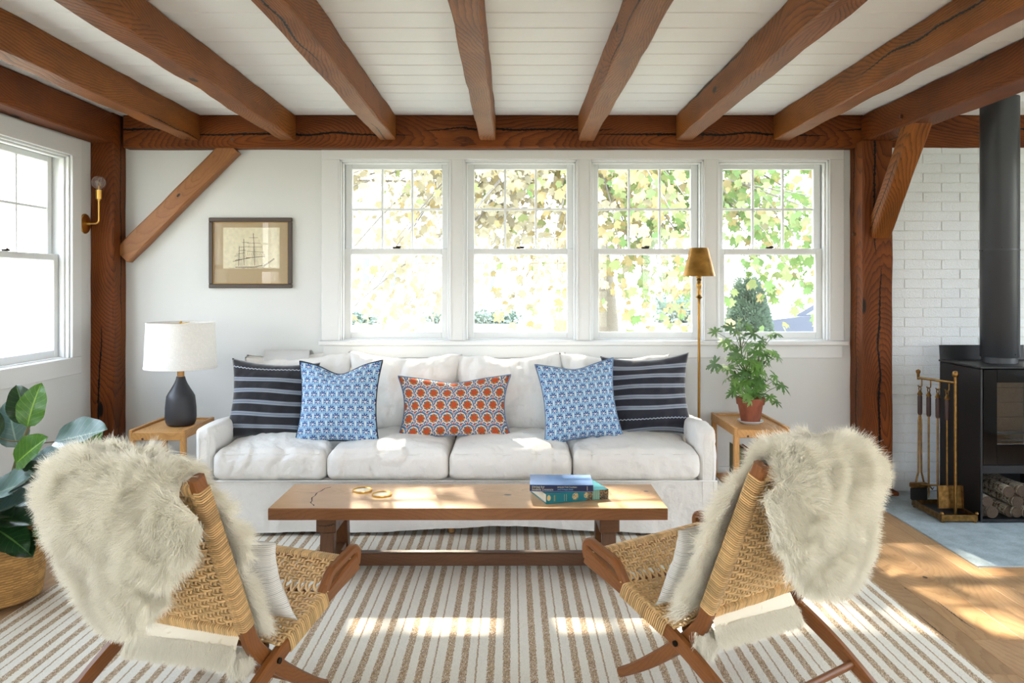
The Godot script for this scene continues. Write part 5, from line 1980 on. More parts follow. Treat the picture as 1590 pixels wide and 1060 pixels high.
func make_sheepskin(label: String, at: Vector3, yaw: float, rows: Array, front: Array, hem: Array, sd: int) -> void:
	var o := thing("sheepskin", label, "sheepskin", at, yaw, "sheepskins over the folding chairs")
	var r := RandomNumberGenerator.new()
	r.seed = sd
	var f := noise(sd, 1.0, 2)
	# hanging lobe behind the back: closed pouch, faces towards the rear (+z)
	var top: float = rows[0][0]
	var bot: float = rows[-1][0]
	fleece(o, "hide", 30, 34, func(u, v):
		var h: float = lerpf(top, bot, v)
		var sp := span_at(rows, h)
		var x: float = lerpf(sp.x, sp.y, u)
		var ed: float = pow(maxf(0.0, (1.0 - pow(absf(2.0 * u - 1.0), 3.0)) * (1.0 - pow(v, 6.0))), 0.5)
		# rolls over the top bar: the upper rows curve forward
		var fwd: float = 0.075 * pow(maxf(0.0, 1.0 - v / 0.22), 2.0)
		var bulge := 0.055 * ed + 0.012 * f.get_noise_2d(x * 7.0, h * 6.0)
		var p := Vector3(x, h, 0.715 + bulge - fwd)
		var n := Vector3((2.0 * u - 1.0) * pow(absf(2.0 * u - 1.0), 2.0) * 1.1, 0.9 * pow(maxf(0.0, 1.0 - v / 0.3), 1.5) - 0.5 * pow(v, 8.0), 1.0).normalized()
		return [p, n, Vector3(0.0, -1, 0) * lerpf(0.3, 1.0, v)], 8500, r, 0.055)
	# inside face of that lobe and over the top towards the seat
	fleece(o, "hide", 24, 40, func(u, v):
		# v: 0 at the top bar, 1 at the seat
		var h: float = lerpf(0.825, 0.30, v)
		var sp := span_at(front, h)
		var x: float = lerpf(sp.x, sp.y, u)
		var fq: float = lerpf(-0.672, -0.445, clampf((0.82 - h) / 0.53, 0.0, 1.0))
		var bul := 0.030 + 0.018 * (1.0 - pow(absf(2.0 * u - 1.0), 4.0)) + 0.008 * f.get_noise_2d(x * 6.0, h * 7.0 + 9.0)
		var back: float = 0.050 * pow(maxf(0.0, (h - 0.79) / 0.055), 2.0)
		var p := Vector3(x, h + 0.35 * bul, -(fq + 0.93 * bul) + back)
		var n := Vector3((2.0 * u - 1.0) * pow(absf(2.0 * u - 1.0), 2.0) * 1.2, 0.37 + 1.2 * pow(maxf(0.0, (h - 0.74) / 0.1), 2.0), -0.93).normalized()
		return [p, n, Vector3(0, -1, 0) * 0.7], 6500, r, 0.048)
	# crest where it folds over the top bar
	var crest := []
	for i in 900:
		var x := lerpf(front[0][1], front[0][2], r.randf())
		var dir := Vector3(r.randfn(0, 0.35), 1.0, r.randfn(0.1, 0.5)).normalized()
		crest.append(Transform3D((Basis(Quaternion(Vector3.UP, dir)) * Basis(Vector3.UP, r.randf() * TAU)).scaled(Vector3.ONE * r.randf_range(0.03, 0.048)), Vector3(x, 0.800 + r.randfn(0, 0.004), 0.668 + r.randfn(0, 0.014))))
	scatter("fleece", M.tuft, M.wool, o, crest)
	# tail pushed through the gap under the back, hanging behind it
	fleece(o, "hide", 20, 8, func(u, v):
		var x: float = lerpf(hem[0], hem[1], u)
		var h: float = lerpf(0.318, 0.245 + 0.03 * (2.0 * u - 1.0) * (2.0 * u - 1.0) * 0.5, v) + hem[2] * (u - 0.5)
		var p := Vector3(x, h, 0.50 + 0.035 * v + 0.004 * f.get_noise_2d(x * 9.0, h * 9.0))
		return [p, Vector3(0, -0.15, 1.0).normalized(), Vector3(0, -1, 0)], 10, r, 0.02)
	var tfs := []
	for i in 1500:
		var u := r.randf()
		var v := 0.45 + 0.6 * r.randf()
		var x: float = lerpf(hem[0], hem[1], u)
		var h: float = lerpf(0.318, 0.245, v) + hem[2] * (u - 0.5)
		var dir := Vector3(r.randfn(0, 0.3), -1.0, r.randf_range(0.1, 0.7)).normalized()
		tfs.append(Transform3D((Basis(Quaternion(Vector3.UP, dir)) * Basis(Vector3.UP, r.randf() * TAU)).scaled(Vector3.ONE * r.randf_range(0.018, 0.032)), Vector3(x, h, 0.505 + 0.035 * v)))
	# loose tuft hanging beside the pivot
	for i in 260:
		var c := Vector3(hem[3] + r.randfn(0, 0.014), 0.27 - 0.055 * r.randf(), 0.475 + r.randfn(0, 0.012))
		tfs.append(Transform3D((Basis(Quaternion(Vector3.UP, Vector3(r.randfn(0, 0.35), -1.0, r.randfn(0.1, 0.3)).normalized())) * Basis(Vector3.UP, r.randf() * TAU)).scaled(Vector3.ONE * r.randf_range(0.025, 0.045)), c))
	scatter("fleece", M.tuft, M.wool, o, tfs)

func build_chairs() -> void:
	var cane := mat("cane", Color(0.91, 0.75, 0.52), 0.42)
	cane.vertex_color_use_as_albedo = true
	var wool := mat("wool", Color(0.985, 0.96, 0.885), 0.9)
	wool.backlight_enabled = true
	wool.backlight = Color(0.55, 0.55, 0.55)
	wool.cull_mode = BaseMaterial3D.CULL_DISABLED
	mat("hide", Color(0.94, 0.90, 0.81), 0.95)
	# one lock of wool: thin curved blades fanning from a root
	var tb := MB.new()
	var r := RandomNumberGenerator.new()
	r.seed = 404
	for i in 26:
		var a := r.randf() * TAU
		var lean := r.randf_range(0.03, 0.36)
		var ln := r.randf_range(0.7, 1.1)
		var root := Vector3(r.randfn(0, 0.10), 0, r.randfn(0, 0.10))
		var d := Vector3(cos(a) * lean, 1.0, sin(a) * lean)
		var side := Vector3(-sin(a), 0, cos(a))
		var bend := Vector3(cos(a + 1.2), -0.15, sin(a + 1.2)) * r.randf_range(0.08, 0.34)
		var base := tb.v.size()
		for k in 4:
			var s := k / 3.0
			var p := root + d * ln * s + bend * s * s
			var w := 0.013 * (1.0 - s * 0.75)
			var nn := (Vector3.UP * 0.35 + side.cross(d).normalized() * 0.8).normalized()
			tb.vert(p - side * w, nn, Vector2(0, s))
			tb.vert(p + side * w, nn, Vector2(1, s))
		for k in 3:
			var q := base + k * 2
			tb.face(q, q + 1, q + 3); tb.face(q, q + 3, q + 2)
	M.tuft = tb.mesh()
	var tl := Vector3(-0.782, 0.006, -2.805)
	var tr := Vector3(0.485, 0.006, -2.929)
	make_chair("folding wooden chair with woven cane seat, nearer the basket plant", tl, deg_to_rad(-22.25))
	make_chair("folding wooden chair with woven cane seat, nearer the stove hearth", tr, deg_to_rad(36.10))
	make_sheepskin("cream sheepskin draped over the chair near the basket plant", tl, deg_to_rad(-22.25),
		[[0.825, -0.19, 0.185], [0.79, -0.215, 0.20], [0.755, -0.225, 0.215], [0.715, -0.225, 0.280], [0.67, -0.205, 0.285], [0.606, -0.155, 0.240], [0.52, -0.085, 0.175], [0.46, -0.01, 0.120], [0.425, 0.01, 0.09]],
		[[0.86, -0.20, 0.185], [0.77, -0.25, 0.205], [0.70, -0.27, 0.245], [0.62, -0.28, 0.275], [0.55, -0.28, 0.285], [0.50, -0.27, 0.235], [0.40, -0.25, 0.245], [0.29, -0.24, 0.265]], [-0.16, 0.235, 0.03, 0.215], 501)
	make_sheepskin("cream sheepskin draped over the chair near the fireplace", tr, deg_to_rad(36.10),
		[[0.830, -0.185, 0.16], [0.79, -0.20, 0.21], [0.755, -0.215, 0.235], [0.725, -0.275, 0.230], [0.68, -0.27, 0.205], [0.62, -0.235, 0.175], [0.55, -0.205, 0.155], [0.50, -0.165, 0.140], [0.465, -0.12, 0.12], [0.435, -0.04, 0.09]],
		[[0.86, -0.175, 0.2], [0.77, -0.205, 0.25], [0.71, -0.255, 0.26], [0.66, -0.285, 0.27], [0.56, -0.295, 0.28], [0.50, -0.285, 0.27], [0.42, -0.295, 0.25], [0.34, -0.30, 0.24], [0.29, -0.29, 0.24]], [-0.245, 0.15, -0.03, -0.235], 601)
	# small ticking-stripe cushions on the seats
	var tick := mat("ticking_cloth", Color.WHITE, 0.95)
	tick.albedo_texture = tex(paint(256, 256, func(u, v):
		var s: float = fmod(v * 46.0, 1.0)
		return Color(0.66, 0.65, 0.63) if s < 0.22 else Color(0.89, 0.87, 0.83)))
	for q in [[tl, -22.25, "narrow grey-striped cushion on the chair near the basket plant"], [tr, 36.10, "narrow grey-striped cushion on the chair near the fireplace"]]:
		var p := pillow(0.56, 0.27, 0.11, 700 + int(q[1]), 0.0, 0.03)
		var yawb := Basis(Vector3.UP, deg_to_rad(q[1]))
		throw_pillow("lumbar_cushion", q[2], p, tick, null, Transform3D(yawb * Basis(Vector3.RIGHT, 0.36 + 0.0) * Basis(Vector3.UP, PI), (q[0] as Vector3) + yawb * Vector3(0, 0.432, 0.368)), "striped lumbar cushions")

# ------------------------------------------------------------------ wood stove
func build_stove() -> void:
	var steel := mat("black_steel", Color(0.085, 0.088, 0.098), 0.42, 0.25)
	var flue := mat("flue_grey", Color(0.20, 0.21, 0.225), 0.42, 0.2)
	var x0 := 2.545
	var x1 := 3.030
	var zf := -4.39
	var zb := -4.81
	var cx := (x0 + x1) / 2
	var o := thing("wood_stove", "black steel wood stove with glass door against the white brick wall", "stove", Vector3(cx, 0.004, (zf + zb) / 2))
	var hw := (x1 - x0) / 2
	var hd := (zf - zb) / 2
	# side panels, base, back, shelf between firebox and log store
	for s in [-1.0, 1.0]:
		part("side_panel", MB.new().box(Vector3(s * (hw - 0.006), 0.424, 0), Vector3(0.012, 0.828, 2 * hd), 0.002), steel, o)
	part("back_panel", MB.new().box(Vector3(0, 0.424, -hd + 0.006), Vector3(2 * hw - 0.026, 0.828, 0.010), 0.001), steel, o)
	part("base_panel", MB.new().box(Vector3(0, 0.012, 0), Vector3(2 * hw - 0.026, 0.014, 2 * hd - 0.02), 0.001), steel, o)
	part("shelf_bar", MB.new().box(Vector3(0, 0.292, 0), Vector3(2 * hw - 0.026, 0.044, 2 * hd - 0.004), 0.002), steel, o)
	var top := MB.new()
	top.box(Vector3(0, 0.846, 0.002), Vector3(2 * hw + 0.012, 0.012, 2 * hd + 0.012), 0.003)
	part("top_plate", top, steel, o)
	part("rear_shield", MB.new().box(Vector3(0.01, 0.890, -hd - 0.002), Vector3(2 * hw + 0.02, 0.095, 0.006), 0.002, Basis(Vector3.RIGHT, -0.12)), steel, o)
	part("vent_slot", MB.new().box(Vector3(-hw - 0.0002, 0.830, 0.02), Vector3(0.002, 0.008, 0.16), 0.0005), M.dark_gap, o)
	# firebox seen through the glass
	var fb := mat("fire_brick", Color(0.40, 0.30, 0.15), 0.9)
	tri_uv(fb, 3.0); bump(fb, M.n2, 0.5)
	for k in 5:
		part("fire_brick", MB.new().box(Vector3(0, 0.405 + k * 0.085, -0.085), Vector3(0.34, 0.082, 0.03), 0.003), fb, o)
	for s in [-1.0, 1.0]:
		part("fire_brick", MB.new().box(Vector3(s * 0.185, 0.57, 0.03), Vector3(0.03, 0.42, 0.22), 0.003), fb, o)
	part("fire_brick", MB.new().box(Vector3(0, 0.345, 0.03), Vector3(0.40, 0.03, 0.24), 0.003), fb, o)
	var holes := MB.new()
	for k in 7:
		for j in 2:
			holes.tube([Vector3(-0.135 + k * 0.045 + j * 0.022, 0.655 - j * 0.018, -0.0705), Vector3(-0.135 + k * 0.045 + j * 0.022, 0.655 - j * 0.018, -0.069)], 0.0035, 8)
	part("air_hole", holes, M.dark_gap, o)
	part("log_guard", MB.new().tube([Vector3(-0.165, 0.475, 0.12), Vector3(0.165, 0.475, 0.12)], 0.006, 8).tube([Vector3(-0.165, 0.435, 0.12), Vector3(0.165, 0.435, 0.12)], 0.006, 8), steel, o)
	# door: black printed border round a clear pane
	var gp := mat("door_enamel", Color(0.012, 0.012, 0.014), 0.06)
	gp.metallic_specular = 0.4
	var door := part("door", MB.new(). \
		span(Vector3(-hw + 0.016, 0.316, hd - 0.016), Vector3(-hw + 0.092, 0.836, hd - 0.002), 0.002). \
		span(Vector3(hw - 0.092, 0.316, hd - 0.016), Vector3(hw - 0.016, 0.836, hd - 0.002), 0.002). \
		span(Vector3(-hw + 0.092, 0.316, hd - 0.016), Vector3(hw - 0.092, 0.430, hd - 0.002), 0.002). \
		span(Vector3(-hw + 0.092, 0.765, hd - 0.016), Vector3(hw - 0.092, 0.836, hd - 0.002), 0.002), gp, o)
	var dg := mat("stove_glass", Color(0.06, 0.045, 0.03, 0.12), 0.02)
	dg.transparency = BaseMaterial3D.TRANSPARENCY_ALPHA
	part("pane", MB.new().span(Vector3(-hw + 0.090, 0.428, hd - 0.011), Vector3(hw - 0.090, 0.767, hd - 0.006), 0.0), dg, door)
	# flue pipe with collar and joint
	var pz := -4.62 - (zf + zb) / 2
	var fl := part("flue_pipe", MB.new().lathe([Vector2(0.0985, 0.885), Vector2(0.1000, 0.887), Vector2(0.1000, 2.361)], 48, Transform3D(Basis(), Vector3(0.0, 0, pz))), flue, o)
	part("flue_collar", MB.new().lathe([Vector2(0.092, 0.852), Vector2(0.092, 0.895)], 40, Transform3D(Basis(), Vector3(0, 0, pz))), flue, o)
	part("joint_ring", MB.new().lathe([Vector2(0.1000, 1.488), Vector2(0.1020, 1.489), Vector2(0.1020, 1.497), Vector2(0.1000, 1.498)], 48, Transform3D(Basis(), Vector3(0, 0, pz))), flue, fl)
	var rv := MB.new()
	for q in [[2.0, 1.508], [1.25, 0.905], [3.1, 1.49]]:
		var a: float = q[0]
		rv.box(Vector3(cos(a) * 0.101, q[1], sin(a) * 0.101 + pz), Vector3(0.007, 0.007, 0.007), 0.002)
	part("screw", rv, steel, fl)

	# birch logs in the store, ends towards the room
	var bark := mat("birch_bark", Color.WHITE, 0.9)
	bark.albedo_texture = tex(paint(256, 256, func(u, v):
		var n: float = M.nf.get_noise_2d(u * 14.0, v * 4.0)
		var n2: float = M.nf.get_noise_2d(u * 5.0 + 30.0, v * 50.0)
		var c := Color(0.78, 0.74, 0.66) * (0.9 + 0.25 * n)
		if n2 > 0.28:
			c = c.lerp(Color(0.16, 0.12, 0.09), 0.75)
		if n < -0.32:
			c = Color(0.34, 0.25, 0.17)
		return c))
	bark.uv1_scale = Vector3(4, 1, 1)
	var endg := mat("log_end", Color.WHITE, 0.9)
	endg.albedo_texture = tex(paint(128, 128, func(u, v):
		var d := Vector2(u - 0.5, v - 0.5)
		var n: float = M.nf.get_noise_2d(u * 9.0, v * 9.0)
		var q: float = 0.5 + 0.5 * sin(d.length() * 90.0 + n * 3.0)
		return Color(0.36, 0.29, 0.22).lerp(Color(0.18, 0.135, 0.10), clampf(q * 0.6 + n * 0.6 + 0.2, 0.0, 1.0))))
	var rl := RandomNumberGenerator.new()
	rl.seed = 5
	var spots := [[2.594, 0.058, 0.033, 0.02], [2.664, 0.057, 0.033, 0.00], [2.733, 0.057, 0.032, 0.01], [2.803, 0.057, 0.033, 0.03], [2.874, 0.058, 0.034, 0.0], [2.945, 0.057, 0.033, 0.02],
		[2.630, 0.117, 0.032, -0.015], [2.699, 0.116, 0.032, 0.015], [2.769, 0.116, 0.031, 0.0], [2.839, 0.117, 0.032, 0.03], [2.910, 0.117, 0.032, 0.0],
		[2.665, 0.175, 0.032, -0.02], [2.735, 0.174, 0.031, 0.01], [2.805, 0.174, 0.031, -0.01], [2.876, 0.175, 0.032, 0.03]]
	var rown := ["bottom", "middle", "top"]
	for i in spots.size():
		var q: Array = spots[i]
		var row := 0 if i < 6 else (1 if i < 11 else 2)
		var idx: int = i - [0, 6, 11][row]
		var nth: String = ["first", "second", "third", "fourth", "fifth", "sixth"][idx]
		var lg := thing("birch_log", "%s birch log from the left in the %s row under the stove" % [nth, rown[row]], "log", Vector3(q[0], q[1], 0), 0.0, "birch logs in the stove's log store")
		var rr: float = q[2]
		var zend: float = -4.415 - q[3]
		var path := []
		var rad := []
		for k in 7:
			var s := k / 6.0
			path.append(Vector3(0.004 * sin(s * 3.0 + i), 0.003 * cos(s * 4.0 + i), lerpf(zend, zend - 0.33, s)))
			rad.append(rr * (0.96 + 0.04 * sin(s * 5.0 + i * 2.0)))
		var b := MB.new()
		b.tube(path, rad, 18, false)
		for k in b.t.size():
			b.t[k] = Vector2(b.t[k].x * 0.7, b.t[k].y)
		part("bark", b, bark, lg)
		var e := MB.new()
		e.lathe([Vector2(rad[0], 0.0), Vector2(rad[0] * 0.96, 0.002), Vector2(0, 0.003)], 18, Transform3D(Basis(Vector3(1, 0, 0), Vector3(0, 0, 1), Vector3(0, -1, 0)), path[0]))
		for k in e.v.size():
			e.t[k] = Vector2(0.5 + e.v[k].x / rr * 0.48, 0.5 + e.v[k].y / rr * 0.48)
		part("cut_end", e, endg, lg)
		lg.rotation.y = rl.randf_range(-0.015, 0.015)

# ------------------------------------------------------------------ brass fire tools
func build_fire_tools() -> void:
	var br := mat("tool_brass", Color(0.58, 0.44, 0.25), 0.36, 1.0)
	br.albedo_texture = tex(paint(128, 128, func(u, v):
		var q: float = 0.86 + 0.25 * M.nf.get_noise_2d(u * 7.0, v * 7.0)
		return Color(q, q, q)))
	tri_uv(br, 4.0)
	var leather := mat("handle_leather", Color(0.20, 0.11, 0.085), 0.55)
	var bristle := mat("black_bristle", Color(0.04, 0.035, 0.03), 0.95)
	var iron := mat("tray_black", Color(0.06, 0.045, 0.035), 0.5)
	var y0 := 0.0045
	var o := thing("fire_tool_stand", "brass fire tool stand with tray beside the black stove", "fire tool stand", Vector3(2.435, y0, -4.56))
	# tray
	var hx := 0.095
	var hz := 0.160
	part("tray", MB.new().box(Vector3(0, 0.016, 0), Vector3(2 * hx - 0.01, 0.008, 2 * hz - 0.01), 0.001), iron, o)
	for s in [-1.0, 1.0]:
		part("tray_rim", MB.new().box(Vector3(s * hx, 0.026, 0), Vector3(0.010, 0.034, 2 * hz), 0.002), br, o)
		part("tray_rim", MB.new().box(Vector3(0, 0.026, s * hz), Vector3(2 * hx + 0.01, 0.034, 0.010), 0.002), br, o)
		for s2 in [-1.0, 1.0]:
			var kb := [Vector2(0, 0.0), Vector2(0.009, 0.0), Vector2(0.009, 0.010), Vector2(0, 0.010)]
			part("foot", MB.new().lathe(kb, 14, Transform3D(Basis(), Vector3(s * (hx - 0.008), 0, s2 * (hz - 0.008)))), br, o)
			part("knob", MB.new().lathe([Vector2(0, 0.043), Vector2(0.006, 0.043), Vector2(0.0105, 0.050), Vector2(0.0075, 0.058), Vector2(0, 0.060)], 14, Transform3D(Basis(), Vector3(s * hx, 0, s2 * hz))), br, o)
	# upright and the arm that carries the hooks
	var post := Vector3(0.020, 0, 0.085)
	part("post", MB.new().tube([post + Vector3(0, 0.02, 0), post + Vector3(0, 0.795, 0)], 0.0088, 14), br, o)
	part("finial", MB.new().lathe([Vector2(0.0105, 0.785), Vector2(0.016, 0.79), Vector2(0.018, 0.803), Vector2(0.012, 0.816), Vector2(0, 0.819)], 18, Transform3D(Basis(), post)), br, o)
	var arm0 := post + Vector3(0, 0.752, 0)
	var arm1 := Vector3(-0.060, 0.752, -0.165)
	part("arm", MB.new().tube([arm0, arm1], 0.0072, 10), br, o)
	part("finial", MB.new().lathe([Vector2(0.007, 0.742), Vector2(0.008, 0.775), Vector2(0.013, 0.785), Vector2(0.013, 0.795), Vector2(0, 0.802)], 14, Transform3D(Basis(), Vector3(arm1.x, 0, arm1.z))), br, o)
	var kinds := ["fire_tongs", "fire_poker", "hearth_brush", "ash_shovel"]
	var labs := ["brass tongs hanging at the far end of the tool stand", "brass poker hanging between the tongs and the hearth brush", "brass hearth brush with black bristles on the tool stand", "brass ash shovel with square blade hanging nearest the post"]
	for i in 4:
		var c: Vector3 = arm1.lerp(arm0, 0.10 + 0.245 * i)
		var hk := MB.new()
		var hp := [c, c + Vector3(0, -0.035, 0)]
		for k in 7:
			var a := PI * k / 6.0
			hp.append(c + Vector3(-0.011 + 0.011 * cos(a), -0.040 - 0.011 * sin(a), 0))
		hk.tube(hp, 0.0036, 8)
		part("hook", hk, br, o)
		var t := thing(kinds[i], labs[i], "fire tool", o.position + c + Vector3(-0.011, -0.046, 0), 0.0, "brass fire tools on the stand")
		# ring, collar, leather grip, rod (downwards from the hook)
		var ring := []
		for k in 13:
			var a := TAU * k / 12.0
			ring.append(Vector3(0, -0.014 + 0.013 * sin(a), 0.013 * cos(a)))
		part("ring", MB.new().tube(ring, 0.0032, 8, false), br, t)
		part("collar", MB.new().lathe([Vector2(0, -0.052), Vector2(0.0125, -0.052), Vector2(0.0145, -0.044), Vector2(0.010, -0.036), Vector2(0.007, -0.026), Vector2(0, -0.026)], 16), br, t)
		part("grip", MB.new().lathe([Vector2(0, -0.166), Vector2(0.009, -0.166), Vector2(0.0125, -0.155), Vector2(0.0125, -0.06), Vector2(0.010, -0.052), Vector2(0, -0.052)], 16), leather, t)
		var low := -0.56
		if i == 0:
			for s in [-1.0, 1.0]:
				part("tong_leg", MB.new().tube([Vector3(0, -0.16, 0), Vector3(s * 0.007, -0.20, 0), Vector3(s * 0.009, -0.50, 0), Vector3(s * 0.022, -0.555, 0), Vector3(s * 0.030, -0.60, 0), Vector3(s * 0.016, -0.632, 0)], 0.0055, 8), br, t)
		elif i == 1:
			part("rod", MB.new().tube([Vector3(0, -0.16, 0), Vector3(0, -0.60, 0), Vector3(0, -0.635, 0)], [0.0055, 0.0055, 0.002], 8), br, t)
			part("barb", MB.new().tube([Vector3(0, -0.56, 0), Vector3(0.022, -0.585, 0), Vector3(0.03, -0.57, 0)], [0.005, 0.004, 0.0015], 8), br, t)
		elif i == 2:
			part("rod", MB.new().tube([Vector3(0, -0.16, 0), Vector3(0, -0.555, 0)], 0.0058, 8), br, t)
			part("brush_head", MB.new().box(Vector3(-0.062, -0.567, -0.09), Vector3(0.10, 0.030, 0.032), 0.006), br, t)
			part("bristle", MB.new().box(Vector3(-0.062, -0.617, -0.09), Vector3(0.092, 0.072, 0.026), 0.006), bristle, t)
			part("neck", MB.new().tube([Vector3(0, -0.545, 0), Vector3(-0.03, -0.556, -0.045), Vector3(-0.062, -0.562, -0.09)], 0.005, 8), br, t)
		else:
			part("rod", MB.new().tube([Vector3(0, -0.16, 0), Vector3(0, -0.535, 0), Vector3(0.004, -0.555, 0.006)], 0.0058, 8), br, t)
			var bl := part("blade", MB.new().box(Vector3(0.008, -0.592, 0.012), Vector3(0.138, 0.128, 0.004), 0.0015, Basis(Vector3.RIGHT, -0.06)), br, t)
			for s in [-1.0, 1.0]:
				part("blade_edge", MB.new().box(Vector3(0.008 + s * 0.068, -0.592, 0.019), Vector3(0.003, 0.126, 0.018), 0.001, Basis(Vector3.RIGHT, -0.06)), br, bl)

# ------------------------------------------------------------------ plants
# broad ficus leaf: base at the origin, tip along +y, face towards +z
func ficus_leaf(fold: float, droop: float) -> ArrayMesh:
	var b := MB.new()
	b.grid(10, 14, func(u, v):
		var s: float = u * 2.0 - 1.0
		var wd: float = 0.36 * pow(sin(PI * pow(v, 0.82)), 0.62) * (1.0 - 0.10 * v)
		if v <= 0.0 or v >= 1.0:
			wd = 0.0
		var x: float = s * wd
		var z: float = fold * absf(x) - droop * v * v + 0.018 * sin(v * 16.0) * absf(s)
		return Vector3(x, v, z))
	return b.mesh(true)

func blade_image(light: Color, dark: Color, vein: Color) -> Image:
	return paint(192, 256, func(u, v):
		var s: float = absf(u * 2.0 - 1.0)
		var n: float = M.nf.get_noise_2d(u * 6.0, v * 6.0)
		var c := dark.lerp(light, clampf(0.5 + 0.5 * n, 0.0, 1.0))
		var q: float = fmod(v * 8.0 - s * 1.7 + 40.0, 1.0)
		if q < 0.055:
			c = c.lerp(vein, 0.75)
		if s < 0.05:
			c = vein
		return c)

